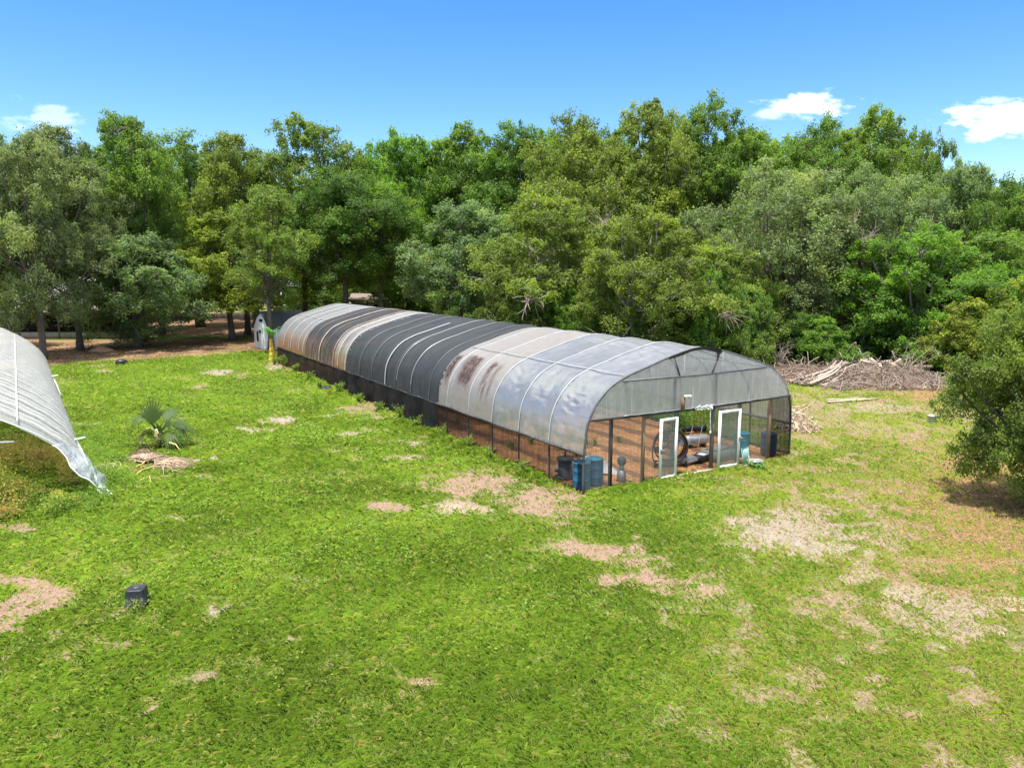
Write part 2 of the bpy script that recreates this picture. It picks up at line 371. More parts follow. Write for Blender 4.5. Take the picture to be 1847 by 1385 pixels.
# ---------------------------------------------------------------- ground
GA = np.array([2.2515, 22.9254]); GANG = .5366      # greenhouse: near left corner and bearing
GX = np.array([math.cos(GANG), math.sin(GANG)]); GY = np.array([-math.sin(GANG), math.cos(GANG)])
GW, GL = 9.7, 39.2
PINK, TAN, GREY, ORNG, BROWN, STRAW = (.24, .16, .118), (.215, .16, .108), (.265, .22, .178), (.235, .13, .06), (.13, .085, .055), (.30, .24, .18)
PATCH = [  # px, py, rx, ry (photo px), strength, soil
 (855, 872, 85, 24, 1, PINK), (830, 912, 55, 16, 1, STRAW), (905, 850, 40, 10, .8, PINK), (700, 912, 32, 15, 1, PINK), (985, 902, 75, 24, .95, PINK), (985, 945, 60, 16, .6, PINK),
 (1060, 988, 95, 20, .95, PINK), (1150, 1012, 60, 12, .8, PINK), (1175, 1045, 85, 18, .95, PINK), (1245, 1052, 45, 14, .8, PINK), (1210, 1075, 30, 8, .8, PINK), (980, 985, 30, 12, .7, TAN),
 (1425, 970, 95, 30, 1, GREY), (1335, 944, 38, 9, .95, GREY), (1470, 932, 60, 10, .8, GREY), (1520, 985, 55, 16, .75, GREY), (1560, 1040, 45, 14, .9, GREY), (1600, 968, 60, 22, .6, GREY),
 (1660, 1082, 45, 14, .85, STRAW), (1690, 957, 34, 10, 1, GREY), (1818, 1088, 50, 24, .9, STRAW), (1735, 1095, 60, 18, .7, GREY), (1490, 1062, 60, 14, .7, PINK), (1330, 1052, 50, 10, .65, PINK),
 (1240, 1048, 40, 10, .7, PINK), (1690, 885, 34, 6, .95, GREY), (1600, 880, 60, 8, .6, PINK), (1525, 900, 60, 12, .6, GREY), (1570, 733, 55, 8, .85, GREY), (1630, 740, 80, 10, .75, PINK), (1480, 868, 90, 20, .45, PINK),
 (1420, 845, 45, 10, .75, PINK), (1740, 1150, 90, 30, .45, GREY), (1450, 1120, 60, 10, .35, PINK),
 (1690, 713, 70, 12, .95, ORNG), (1780, 890, 125, 70, .9, ORNG), (1750, 985, 90, 40, .65, ORNG), (1770, 830, 100, 30, .85, ORNG), (1700, 800, 60, 30, .4, PINK), (1650, 840, 80, 40, .42, ORNG), (1810, 1040, 70, 40, .4, ORNG),
 (45, 1060, 72, 30, 1, PINK), (0, 1095, 45, 20, 1, PINK), (205, 1140, 13, 26, .9, PINK), (225, 1165, 32, 6, .8, PINK), (120, 1112, 25, 14, .6, PINK), (235, 1030, 22, 9, .7, PINK), (20, 950, 40, 8, .85, PINK), (160, 912, 60, 7, .7, TAN), (92, 1005, 14, 9, .8, PINK), (110, 1178, 22, 10, .6, PINK), (0, 1165, 20, 8, .6, PINK),
 (392, 673, 30, 6, .9, GREY), (365, 698, 22, 7, .8, PINK), (437, 676, 22, 6, .6, PINK), (510, 756, 30, 7, 1, GREY), (448, 774, 24, 9, .95, GREY), (605, 745, 12, 4, .8, GREY), (745, 801, 14, 6, .85, GREY), (500, 660, 28, 7, .95, GREY), (535, 670, 30, 6, .7, PINK), (655, 736, 30, 12, .95, TAN), (600, 812, 30, 6, .5, PINK), (530, 862, 40, 8, .35, PINK), (750, 840, 36, 7, .6, PINK), (672, 776, 16, 5, .7, GREY), (360, 800, 20, 6, .6, TAN), (300, 776, 16, 5, .5, PINK), (560, 700, 22, 6, .5, GREY), (480, 800, 20, 5, .5, TAN), (690, 838, 16, 5, .6, TAN), (100, 690, 30, 8, .5, PINK), (570, 1060, 25, 7, .35, PINK), (850, 1093, 18, 6, .5, PINK), (900, 1130, 30, 10, .35, PINK), (1020, 1083, 22, 14, .55, PINK), (1090, 1092, 24, 9, .5, GREY), (250, 1040, 14, 5, .5, PINK), (480, 1055, 20, 6, .45, PINK), (545, 1118, 30, 8, .3, PINK), (1160, 1140, 40, 12, .35, PINK),
 (260, 834, 26, 14, .8, BROWN), (180, 905, 30, 8, .4, TAN), (1390, 870, 50, 10, .5, PINK), (1260, 865, 60, 6, .5, TAN),
]
_pr = np.random.default_rng(77)
for k in range(95):                              # many small worn spots between the two greenhouses and in the lawn
    _x, _y = (_pr.uniform(110, 960), _pr.uniform(652, 880)) if k < 65 else (_pr.uniform(0, 1400), _pr.uniform(900, 1330))
    _g = 1+(_y-650)/400; PATCH.append((_x, _y, _pr.uniform(6, 20)*_g, _pr.uniform(1.6, 4.2)*_g, _pr.uniform(.45, .95), (PINK, GREY, TAN)[k % 3]))
LAWN_FAR = [(-60, 676), (60, 664), (180, 655), (300, 648), (480, 637), (620, 628), (900, 612)]   # px line where the lawn ends under the left trees
lf = np.array([G(*q) for q in LAWN_FAR])
def ground_mask(x, y):
    """bareness 0..1 and soil colour at ground points"""
    n = len(x)
    wx = x+(fbm(x*.9, y*.9, 3)-.5)*2.2+(fbm(x*3.1, y*3.1, 5)-.5)*.9; wy = y+(fbm(x*.9+40, y*.9, 4)-.5)*2.2+(fbm(x*3.1+9, y*3.1, 6)-.5)*.9
    bare = np.zeros(n); cs = np.zeros((n, 3))+np.array(TAN)*1e-3; cw = np.full(n, 1e-3)
    fine = fbm(x*6, y*6, 11); speck = fbm(x*4.2+5, y*4.2, 12)
    for (px, py, rx, ry, st, soil) in PATCH:
        c = G(px, py); ex = G(px+rx, py)-c; ey0 = (G(px, py-ry)-G(px, py+ry))/2
        a = np.linalg.norm(ex)*1.2; b = np.linalg.norm(ey0)*1.18
        dx, dy = wx-c[0], wy-c[1]; sl = ey0[0]/ey0[1]
        e = 1.45-np.sqrt(((dx-dy*sl)/a)**2+(dy/b)**2)+(speck-.5)*.9
        m = np.clip(e/1.15, 0, 1); m = m*m*(3-2*m)*st
        bare = np.maximum(bare, m); cs += m[:, None]*np.array(soil); cw += m
    # scattered thin spots, sparser turf on the right
    n1 = fbm(x*.55+3, y*.55, 21); n2 = fbm(x*1.9, y*1.9+7, 22)
    right = np.clip((x-1-(y-14)*.28)/6, 0, 1)
    thin = np.clip((n2*.6+n1*.4-.57+.17*right)/.12, 0, 1)*(.45+.35*right)
    thin = np.maximum(thin, right*.44*np.clip(n1*2-.3, 0, 1))
    cs += (thin*.6)[:, None]*np.array(TAN); cw += thin*.6
    bare = np.maximum(bare, thin)
    # leaf litter under the left trees, wood floor on the right
    yl = np.interp(x, lf[:, 0], lf[:, 1], left=lf[0, 1], right=200)+(fbm(x*.4, y*.4, 31)-.5)*5
    lit = np.clip((y-yl)/2.2, 0, 1)*(x < 12)
    strip = np.exp(-((y-(82+.1*x))/3.2)**2)*np.clip((-x-22)/6, 0, 1)*np.clip((x+52)/6, 0, 1); far = np.clip((y-118)/6, 0, 1)*(x < -10)
    lit = lit*(1-.8*strip)*(1-.9*far)
    # wood edge on the right: line from behind the greenhouse to the right
    we = 59+np.clip((x-14)*-.35, -14, 8)+(fbm(x*.3, y*.3, 33)-.5)*4
    wood = np.clip((y-we)/2.5, 0, 1)*(x > 6)
    lit = np.maximum(lit, wood)
    lc = np.where((fbm(x*.5, y*.5, 41) > .5)[:, None], np.array((.28, .17, .105)), np.array((.17, .105, .07)))
    bare = np.maximum(bare, lit); cs += (lit*3)[:, None]*lc; cw += lit*3
    return bare, cs/cw[:, None], fine
def axis_pts(lo, hi, step, far):
    a = list(np.arange(lo, hi+1e-6, step)); d = step
    while a[-1] < far: d *= 1.22; a.append(a[-1]+d)
    d = step
    while a[0] > -far: d *= 1.22; a.insert(0, a[0]-d)
    return np.array(a)
gx = axis_pts(-44, 36, .19, 1500); gy = axis_pts(7, 70, .17, 1500)
XX, YY = np.meshgrid(gx, gy, indexing='ij')
bare, soil, fine = ground_mask(XX.ravel(), YY.ravel())
zz = (fbm(XX.ravel()*.8, YY.ravel()*.8, 51)-.5)*.05
near = (np.abs(XX.ravel()) < 50) & (YY.ravel() < 75) & (YY.ravel() > 5)
lx = (np.stack([XX.ravel(), YY.ravel()], 1)-GA)@GX; ly = (np.stack([XX.ravel(), YY.ravel()], 1)-GA)@GY
ingh = (lx > -.6) & (lx < GW+.6) & (ly > -.6) & (ly < GL+.6)
zz = np.where(near & ~ingh, zz, 0)-.02
mb = MB(); mb.grid(np.stack([XX, YY, zz.reshape(XX.shape)], -1))
m, t = mat('turf')
pos = t.n('ShaderNodeNewGeometry').outputs['Position']
n_big = t.noise(pos, .35, 4); n_mid = t.noise(pos, 2.2, 5, .65); n_fin = t.noise(pos, 16, 5, .7)
g1 = t.mix(t.ramp(n_big, .35, .65), (.088, .15, .024), (.145, .208, .036))
g2 = t.mix(t.ramp(n_mid, .35, .7), g1, (.17, .18, .04))
g3 = t.mix(t.ramp(n_fin, .3, .75), t.mix(.45, g2, (.03, .045, .01)), g2)
so = t.attr('soil', 'Color')
sk = t.ramp(n_fin, .25, .75, .55, 1.35, False); sv = t.n('ShaderNodeVectorMath'); sv.operation = 'SCALE'; t.l(so, sv.inputs[0]); t.l(sk, sv.inputs['Scale'])
so2 = t.mix(t.ramp(n_mid, .5, .75, 0, .6), sv.outputs[0], (.13, .085, .06))
bm = t.math('ADD', t.attr('bare'), t.math('MULTIPLY', t.math('SUBTRACT', n_fin, .5), 1.3))
bm = t.math('ADD', bm, t.math('MULTIPLY', t.math('SUBTRACT', n_mid, .5), 1.0))
col = t.mix(t.ramp(bm, .25, .8), g3, so2)
t.out(bsdf(t, col, .95, .1, 0, t.bump(t.math('ADD', n_fin, n_mid), .6, .06)))
MT['turf'] = m
ground = mb.build('ground', 'turf', smooth=True, attrs={'bare': ('POINT', bare)})
ca = ground.data.attributes.new('soil', 'FLOAT_COLOR', 'POINT')
ca.data.foreach_set('color', np.concatenate([soil, np.ones((len(soil), 1))], 1).astype(np.float32).ravel())
tag(ground, kind='structure')

def in_gh(x, y, pad=.0):
    q = np.stack([x, y], 1)-GA; a = q@GX; b = q@GY
    return (a > -pad) & (a < GW+pad) & (b > -pad) & (b < GL+pad)
def view_pts(n, d0, d1, pw, xm=.78):
    """ground points inside the view wedge, thinner with distance"""
    u_ = rng.random(n); k = 2-pw
    y = (d0**k+u_*(d1**k-d0**k))**(1/k) if abs(k) > 1e-6 else d0*(d1/d0)**u_
    x = (rng.random(n)*2-1)*(y*xm+2.5); return x, y
# grass blades
x, y = view_pts(1300000, 8.0, 72, 1.75)
b_, _, _ = ground_mask(x, y)
clump = fbm(x*2.6, y*2.6, 61); big = fbm(x*.35, y*.35, 62)
keep = (rng.random(len(x)) > np.clip(b_*1.0-.02, 0, .90)) & (rng.random(len(x)) < .5+1.4*np.clip(clump-.35, 0, 1)) & ~in_gh(x, y, -.05)
x, y, clump, big, b_ = x[keep], y[keep], clump[keep], big[keep], b_[keep]
n = len(x); dist = np.hypot(x, y)
L = (.055+.14*rng.random(n)*clump*1.5+.07*np.clip(big-.45, 0, 1))*np.clip(dist/22, .95, 1.25)*(1-.4*b_)
tall = np.exp(-((( (np.stack([x, y], 1)-GA)@GY)+.7)/.8)**2)*(((np.stack([x, y], 1)-GA)@GX) > -1)*(((np.stack([x, y], 1)-GA)@GX) < 10.5)
sidew = np.exp(-((((np.stack([x, y], 1)-GA)@GX)+.45)/.5)**2)*(((np.stack([x, y], 1)-GA)@GY) > 0)
L *= 1+.3*tall+.7*sidew
Wd = (.0052+.005*rng.random(n))*np.clip(dist/13, 1, 3.2)
az = rng.random(n)*6.283; lean = .65+.8*rng.random(n)
dx, dy = np.cos(az), np.sin(az); sx, sy = -dy, dx
dry_ = rng.random(n) < .05+.28*np.clip((x-2-(y-14)*.28)/7, 0, 1)+.25*b_
base = np.stack([x, y, np.full(n, -.02)], 1)
side = np.stack([sx, sy, 0*sx], 1)*Wd[:, None]*.5
mid = base+np.stack([dx*lean*.35*L, dy*lean*.35*L, L*.62], 1); tip = base+np.stack([dx*lean*L, dy*lean*L, L*(.95-.35*lean)], 1)
P = np.stack([base-side, base+side, mid+side*.7, tip, mid-side*.7], 1).reshape(-1, 3)
tint = .30+.34*(rng.random(n)-.5)+1.0*(big-.5)+.45*(clump-.5)+.3*(rng.random(n) > .9)+.3*b_+.18*np.clip((x-2-(y-14)*.28)/6, 0, 1)
tint = np.where(dry_, 1.0, np.clip(tint, 0, .93)); gm = quads_mesh('grass', P, n, tint, 5)
tag(link('grass', gm, 'grass_blade'), kind='stuff', label='short uneven green grass covering the lawn', cat='grass')
# dry straw and stalks lying on the thin and bare spots
x, y = view_pts(260000, 8.2, 52, 1.5); b_, _, _ = ground_mask(x, y)
keep = (rng.random(len(x)) < np.clip(b_-.12, 0, .8)*(.1+.6*fbm(x*1.7, y*1.7, 76))) & ~in_gh(x, y, .1); x, y = x[keep], y[keep]; n = len(x); dist = np.hypot(x, y)
az = rng.random(n)*6.283; L = (.04+.09*rng.random(n))*np.clip(dist/20, 1, 1.3); Wd = (.003+.004*rng.random(n))*np.clip(dist/14, 1, 1.8)
dv = np.stack([np.cos(az), np.sin(az), .25*rng.random(n)], 1)*L[:, None]; sd = np.stack([-np.sin(az), np.cos(az), 0*az], 1)*Wd[:, None]
base = np.stack([x, y, .006+.02*rng.random(n)], 1)
dm_ = quads_mesh('dry_grass', np.stack([base-sd, base+sd, base+dv+sd*.3, base+dv-sd*.3], 1).reshape(-1, 3), n, rng.random(n))
tag(link('dry_grass', dm_, 'dry_blade'), kind='stuff', label='dry straw and stalks lying on the bare spots', cat='dry grass')
# broad weeds and clover between the greenhouses
x, y = view_pts(150000, 8.2, 60, 1.6)
b_, _, _ = ground_mask(x, y); wn = fbm(x*.5, y*.5, 71)*.6+fbm(x*2.2, y*2.2, 72)*.4
leftz = np.clip((8-x-(y-20)*-.25)/10, .12, 1)*np.clip((y-10)/9, .1, 1)
keep = (rng.random(len(x)) < np.clip((wn-.50)/.1, 0, 1)*leftz*np.clip((np.hypot(x, y)-9)/14, .12, 1)) & (rng.random(len(x)) > b_*1.3) & ~in_gh(x, y, -.1)
x, y, wn = x[keep], y[keep], wn[keep]
hh = rng.random(len(x)); dist = np.hypot(x, y)
C = np.stack([x, y, .01+hh*.12*np.clip((wn-.4)*6, .4, 1.6)], 1); C = np.repeat(C, 2, 0)+rng.normal(size=(len(x)*2, 3))*np.array([.06, .06, .015])
dd = np.repeat(dist, 2)
Lf = (.045+.03*rng.random(len(C)))*np.clip(dd/18, 1, 1.8)
N = rng.normal(size=C.shape)*.5+np.array([0, 0, 1.0])
wm = leaves_mesh('weeds', C, N, Lf, Lf*.75, .35+.5*rng.random(len(C))*np.repeat(wn*1.4, 2))
tag(link('weeds', wm, 'weed_leaf'), kind='stuff', label='low broadleaf weeds spreading through the lawn', cat='weeds')
# fallen leaves under the trees and towards the right
x1, y1 = view_pts(120000, 12, 82, 1.2)
b_, _, _ = ground_mask(x1, y1)
lz = np.maximum.reduce([1.3*np.clip(1.5-np.hypot((x1-15.0)/6.2, (y1-21.0)/7.5), 0, 1), .8*np.clip(1.2-np.hypot((x1-24)/7, (y1-42)/5), 0, 1), np.where((x1 < -8) & (y1 > 54), b_*.8, 0), .10*np.clip((x1-6)/6, 0, 1)])
keep = (rng.random(len(x1)) < lz*(.35+.8*fbm(x1*.9, y1*.9, 81))) & ~in_gh(x1, y1, .1)
x1, y1 = x1[keep], y1[keep]; dd = np.hypot(x1, y1)
C = np.stack([x1, y1, .0+.03*rng.random(len(x1))], 1); Lf = (.05+.03*rng.random(len(C)))*np.clip(dd/24, 1, 2.4)
lm = leaves_mesh('leaf_litter', C, rng.normal(size=C.shape)*.3+np.array([0, 0, 1.0]), Lf, Lf*.6, rng.random(len(C)))
tag(link('leaf_litter', lm, 'dry_leaf'), kind='stuff', label='brown fallen oak leaves lying under the trees', cat='leaf litter')

# ---------------------------------------------------------------- trees
def bez(a, b, c, n=6):
    tt = np.linspace(0, 1, n)[:, None]; return (1-tt)**2*a+2*tt*(1-tt)*b+tt**2*c
def crown_prof(h, shape):
    if shape == 'round': return (.62+.38*math.sin(min(1, h/.45)*math.pi/2))*math.sqrt(max(0.02, 1-max(0, (h-.42)/.6)**2.2))
    if shape == 'tall': return (.72+.28*math.sin(min(1, h/.35)*math.pi/2))*math.sqrt(max(0.02, 1-max(0, (h-.3)/.72)**1.8))
    if shape == 'bush': return math.sqrt(max(.03, 1-max(0, (h-.15)/.87)**2))
    return 1.0
def make_tree(seed, H, Rad, zb, nl, per, nleaf, lsize, shape, lobe_r=(1.5, 2.5), trunk_r=.32, fork=1, sprig=6, lean=0.0, bark='bark', wispy=0.0, dead=0, tw=7):
    """returns trunk mesh, crown mesh and dead branch mesh of one tree, trunk base at the origin"""
    r_ = np.random.default_rng(seed)
    lobes = []
    tries = 0
    while len(lobes) < nl and tries < 4000:
        tries += 1
        h = r_.random()**1.05; a = r_.random()*6.283
        rl = r_.uniform(*lobe_r)*(1-.3*h)
        rr = Rad*crown_prof(h, shape)*(1+.22*math.sin(a*2+seed)+.15*math.sin(a*3+seed*2+h*5))
        rad = max(0, rr-rl*.7)*(r_.random()**.32)
        p = np.array([math.cos(a)*rad+lean*h, math.sin(a)*rad, zb+h*(H-zb-rl*.7)+rl*.15])
        if all(np.linalg.norm((p-q[0])*np.array([1, 1, 1.15])) > .50*(rl+q[1]) for q in lobes): lobes.append((p, rl))
    C, N, T, S = [], [], [], []
    tb = MB()
    th = zb+.28*(H-zb)
    stems = []
    for k in range(fork):
        off = np.array([r_.normal()*.5, r_.normal()*.5, 0])*(fork > 1)
        top = np.array([lean*.3, 0, th])+off*2.2
        pts = bez(np.array([off[0]*.3, off[1]*.3, -.15]), np.array([off[0]*.6+r_.normal()*.25, off[1]*.6+r_.normal()*.25, th*.55]), top, 8)
        rr = np.linspace(trunk_r, trunk_r*.6, 8); rr[0] *= 1.5; rr[1] *= 1.1
        tb.tube(pts, rr/(1 if fork == 1 else 1.35), 8); stems.append(pts)
    for (p, rl) in lobes:
        st = stems[r_.integers(len(stems))]; b0 = st[r_.integers(4, 8)]
        midp = (b0+p)/2+np.array([0, 0, -.12*np.linalg.norm(p-b0)])+r_.normal(size=3)*.35
        d = np.linalg.norm(p-b0)
        tb.tube(bez(b0, midp, p, 6), np.linspace(trunk_r*.34, .035, 6), 5, False)
        ct = r_.normal()*.13
        for j in range(per):
            dv = r_.normal(size=3); dv[2] = dv[2]*.8+.28; dv /= np.linalg.norm(dv)
            rad = rl*(.35+.7*r_.random()**.6)
            c = p+dv*rad*np.array([1.05, 1.05, .8])
            cr = rl*r_.uniform(.2, .36)
            if j < tw: tb.tube(bez(p, (p+c)/2+r_.normal(size=3)*.15, c, 4), np.array([.035, .025, .018, .01]), 3, False)
            k = int(nleaf*1.5*r_.uniform(.6, 1.3))
            q = r_.normal(size=(k, 3)); q /= np.linalg.norm(q, axis=1, keepdims=True); q *= (r_.random((k, 1))**.45)
            pos = c+q*cr*np.array([1.15, 1.15, .92]); lo = r_.random(k) < .3; pos[lo] = c+q[lo]*cr*1.55
            pos[:, 2] -= wispy*r_.random(k)*cr*1.6
            nn = q*.6+np.array([0, 0, .42])+(pos-p)/rl*.4+r_.normal(size=(k, 3))*.6
            C.append(pos); N.append(nn); T.append(.42+ct+r_.normal()*.10+r_.normal(size=k)*.17+.02*q[:, 2]); S.append(lsize*.82*r_.uniform(.65, 1.35, k))
    hi = sorted(lobes, key=lambda q: -q[0][2])[:max(4, nl//2)]
    for i in range(sprig):                                           # ragged shoots above the outline
        p, rl = hi[r_.integers(len(hi))]; dv = np.array([r_.normal()*.55, r_.normal()*.55, 1.0]); dv /= np.linalg.norm(dv)
        ln = rl*r_.uniform(.85, 1.3); tb.tube(bez(p, p+dv*ln*.5+r_.normal(size=3)*.1, p+dv*ln, 4), np.array([.03, .022, .015, .008]), 3, False)
        for f_ in (.65, .8, .92, 1.02):
            k = int(nleaf*.45*(1.3-f_)); k = max(k, 8)
            q = r_.normal(size=(k, 3))*.22*rl*(1.25-f_)+p+dv*ln*f_
            C.append(q); N.append(r_.normal(size=(k, 3))+np.array([0, 0, .5])); T.append(.45+r_.normal(size=k)*.15); S.append(lsize*r_.uniform(.6, 1.2, k))
    C = np.concatenate(C); N = np.concatenate(N); T = np.concatenate(T); S = np.concatenate(S)
    ok = C[:, 2] > .15; C, N, T, S = C[ok], N[ok], T[ok], S[ok]
    cm = leaves_mesh('crown', C, N, S, S*.52, T); cm.materials.append(MT['leaf'])
    o = tb.build('trunk', bark); tm = o.data; bpy.data.objects.remove(o)
    dm = []
    if dead:
        for i in range(dead):
            db = MB()
            p, rl = lobes[r_.integers(len(lobes))]; dv = r_.normal(size=3); dv[2] = dv[2]*.4-.05; dv /= np.linalg.norm(dv)
            a0 = p+dv*rl*.75; 
            for k in range(26):
                e = a0+dv*rl*.3+r_.normal(size=3)*.62; db.tube(bez(a0+r_.normal(size=3)*.15, (a0+e)/2+r_.normal(size=3)*.28, e, 4), np.array([.035, .028, .02, .01]), 3, False)
            o = db.build('dead_branch', 'dead_twig'); dm.append(o.data); bpy.data.objects.remove(o)
    return tm, cm, dm
KIND = {
 'tall_a': (make_tree(11, 18, 6.0, 1.7, 58, 15, 62, .27, 'tall', (1.5, 2.6)), 18, 6.0),
 'tall_b': (make_tree(12, 18, 5.8, 2.0, 54, 15, 62, .27, 'tall', (1.5, 2.6), lean=.8), 18, 5.8),
 'round_a': (make_tree(13, 16, 6.4, 1.6, 60, 15, 62, .26, 'round', (1.5, 2.6)), 16, 6.4),
 'round_b': (make_tree(14, 16, 6.2, 2.2, 54, 16, 60, .26, 'round', (1.4, 2.4), lean=-.8, sprig=14), 16, 6.2),
 'high_a': (make_tree(21, 18, 6.0, 3.2, 50, 15, 60, .26, 'tall', (1.5, 2.5), .30, lean=.6), 18, 6.0),
 'high_b': (make_tree(22, 18, 6.2, 3.1, 50, 15, 60, .26, 'round', (1.5, 2.5), .34, lean=-.6), 18, 6.2),
 'high_c': (make_tree(23, 18, 6.2, 6.4, 48, 15, 60, .26, 'round', (1.5, 2.4), .30), 18, 6.2),
 'skirt': (make_tree(24, 11, 4.6, 1.3, 46, 15, 60, .22, 'round', (1.1, 1.8), .24, wispy=.5), 11, 4.6),
 'thin': (make_tree(15, 17, 5.0, 4.6, 30, 14, 54, .25, 'tall', (1.3, 2.1), .24, sprig=18, wispy=.6), 17, 5.0),
 'gnarled': (make_tree(16, 14, 7.0, 1.6, 52, 15, 58, .23, 'round', (1.5, 2.4), .42, fork=3, bark='bark', dead=9, wispy=.4), 14, 7.0),
 'pale_stem': (make_tree(17, 12, 5.2, 1.5, 46, 15, 60, .22, 'round', (1.2, 2.0), .22, fork=3, bark='pale_bark', dead=6), 12, 5.2),
 'young': (make_tree(18, 11, 4.4, 2.6, 36, 15, 60, .22, 'round', (1.1, 1.8), .22), 11, 4.4),
 'bush': (make_tree(19, 5, 3.0, .25, 30, 13, 55, .19, 'bush', (.8, 1.3), .10, fork=3, sprig=16), 5, 3.0),
 'bush_b': (make_tree(20, 6, 2.8, .3, 30, 14, 55, .18, 'tall', (.75, 1.3), .10, fork=3, sprig=20, wispy=.5), 6, 2.8),
}
LEAFY = {'dark': (0.099, 0.170, 0.038), 'mid': (0.128, 0.213, 0.043), 'grey': (0.168, 0.230, 0.103), 'olive': (0.159, 0.222, 0.047), 'bright': (0.140, 0.255, 0.038), 'yellow': (0.199, 0.260, 0.043)}
def place_tree(kind, px, depth, top, half, hue, label, cat='tree', group=None, name=None, base=0.0, rz=None):
    (tm, cm, dm), H, Rd = KIND[kind]
    p = D(px, 690, depth); ht = D(px, top, depth)[2]-base; wd = half*(1.2 if cat == 'tree' and kind != 'near' else 1.0)/FPX*depth
    rz = rng.random()*6.283 if rz is None else rz
    nm = name or ('shrub' if cat == 'shrub' else 'oak_tree')
    o = thing(nm, label, cat, (p[0], depth, base), rz, group, (wd/Rd, wd/Rd, ht/H))
    k = link('trunk' if cat != 'shrub' else 'stem', tm, None, o)
    c = link('crown' if cat != 'shrub' else 'foliage', cm, None, o)
    h_ = LEAFY[hue]; j = rng.uniform(.88, 1.12); w_ = rng.uniform(.92, 1.1)
    c.color = (h_[0]*j*w_, h_[1]*j, h_[2]*j, 1)
    for d_ in dm: link('dead_branch', d_, None, o)
    return o
FR = 'oaks standing in front of the wood'
for a in [
 ('high_a', 22, 61, 232, 82, 'grey', 'grey-green oak at the left edge of the view, crown over the hoop house roof'),
 ('high_b', 82, 58.5, 222, 88, 'grey', 'leaning-trunked grey oak whose bole stands right beside the far end of the hoop house'),
 ('high_a', 150, 66, 212, 90, 'grey', 'grey-green oak rising from behind the long porch at the left'),
 ('high_a', 262, 74, 193, 95, 'mid', 'tallest oak on the left, big rounded top standing above its neighbours'),
 ('thin', 300, 82, 240, 70, 'mid', 'open-crowned oak with sky showing through, right of the tallest left oak'),
 ('skirt', 256, 68, 408, 100, 'grey', 'low-branched oak in the leaf litter with short straight bole and drooping grey-green skirt'),
 ('high_b', 368, 93, 236, 105, 'mid', 'oak with a thick black bole at the back of the shaded yard'),
 ('young', 425, 75.5, 385, 95, 'yellow', 'small light yellow-green oak on a slender leaning bole left of the grey shed'),
 ('high_a', 452, 82, 228, 85, 'olive', 'olive-topped oak rising behind the small yellow-green oak'),
 ('thin', 492, 66, 330, 85, 'olive', 'slim straight pale-boled tree standing right in front of the grey shed'),
 ('high_a', 552, 86, 198, 92, 'olive', 'tall olive oak with a pointed top above the far end of the greenhouse'),
 ('high_c', 628, 79, 302, 108, 'dark', 'dense dark-green oak overhanging the wooden hut'),
 ('round_b', 742, 92, 234, 92, 'bright', 'bright green round-topped oak on a dark bole right of the wooden hut'),
 ('high_c', 690, 80, 330, 80, 'bright', 'mid-height leafy oak between the wooden hut and the bright round-topped oak'),
 ('tall_b', 845, 92, 226, 88, 'mid', 'green oak whose small domed top notches the skyline over the middle of the greenhouse'),
 ('young', 835, 70, 368, 95, 'grey', 'silvery grey-green oak, lower than its neighbours, behind the middle of the greenhouse'),
 ('tall_a', 935, 84, 218, 95, 'mid', 'oak with a broad even top left of centre of the skyline'),
 ('round_a', 1040, 80, 208, 105, 'olive', 'broad oak with a long flat top at the centre of the skyline'),
 ('pale_stem', 985, 62, 338, 118, 'olive', 'bushy olive oak down to the greenhouse roof in the middle of the tree line'),
 ('tall_b', 1165, 70, 176, 92, 'olive', 'tall oak reaching highest in the view, loose shoots at its top'),
 ('tall_a', 1252, 74, 174, 90, 'mid', 'tall full oak just right of the highest loose-topped oak'),
 ('pale_stem', 1150, 54, 372, 118, 'olive', 'oak with several pale leaning stems close behind the greenhouse'),
 ('round_b', 1345, 76, 222, 90, 'mid', 'oak with a flat dull top beneath the left white cloud'),
 ('gnarled', 1410, 60, 292, 150, 'grey', 'old spreading grey oak with twisted black limbs low behind the greenhouse end'),
 ('round_a', 1450, 74, 215, 85, 'mid', 'green oak with a knobbly top between the two white clouds, left one'),
 ('tall_b', 1560, 73, 194, 90, 'mid', 'tall green oak with the highest top between the two white clouds'),
 ('thin', 1632, 76, 226, 52, 'mid', 'thin-crowned oak whose right side leans into open sky'),
 ('gnarled', 1570, 62, 300, 120, 'grey', 'grizzled oak full of dead grey twigs behind the debris pile'),
 ('round_b', 1715, 70, 284, 70, 'grey', 'lower oak with a lone tuft against the sky on the falling right skyline'),
 ('round_a', 1800, 68, 320, 90, 'mid', 'oak at the low right end of the skyline'),
 ('tall_a', 1905, 66, 325, 100, 'mid', 'oak cut by the right edge of the view at the end of the skyline'),
 ('pale_stem', 1640, 55, 405, 115, 'bright', 'bright fresh-green tree behind the right end of the debris pile'),
 ('young', 1755, 57, 425, 100, 'mid', 'mid-height green tree at the right, behind the yellow-green thicket'),
 ('pale_stem', 1290, 56, 430, 95, 'olive', 'dull olive tree with dead twigs right behind the greenhouse roof end'),
]:
    place_tree(*a, 'tree', FR)
BK = 'oaks deep in the wood'
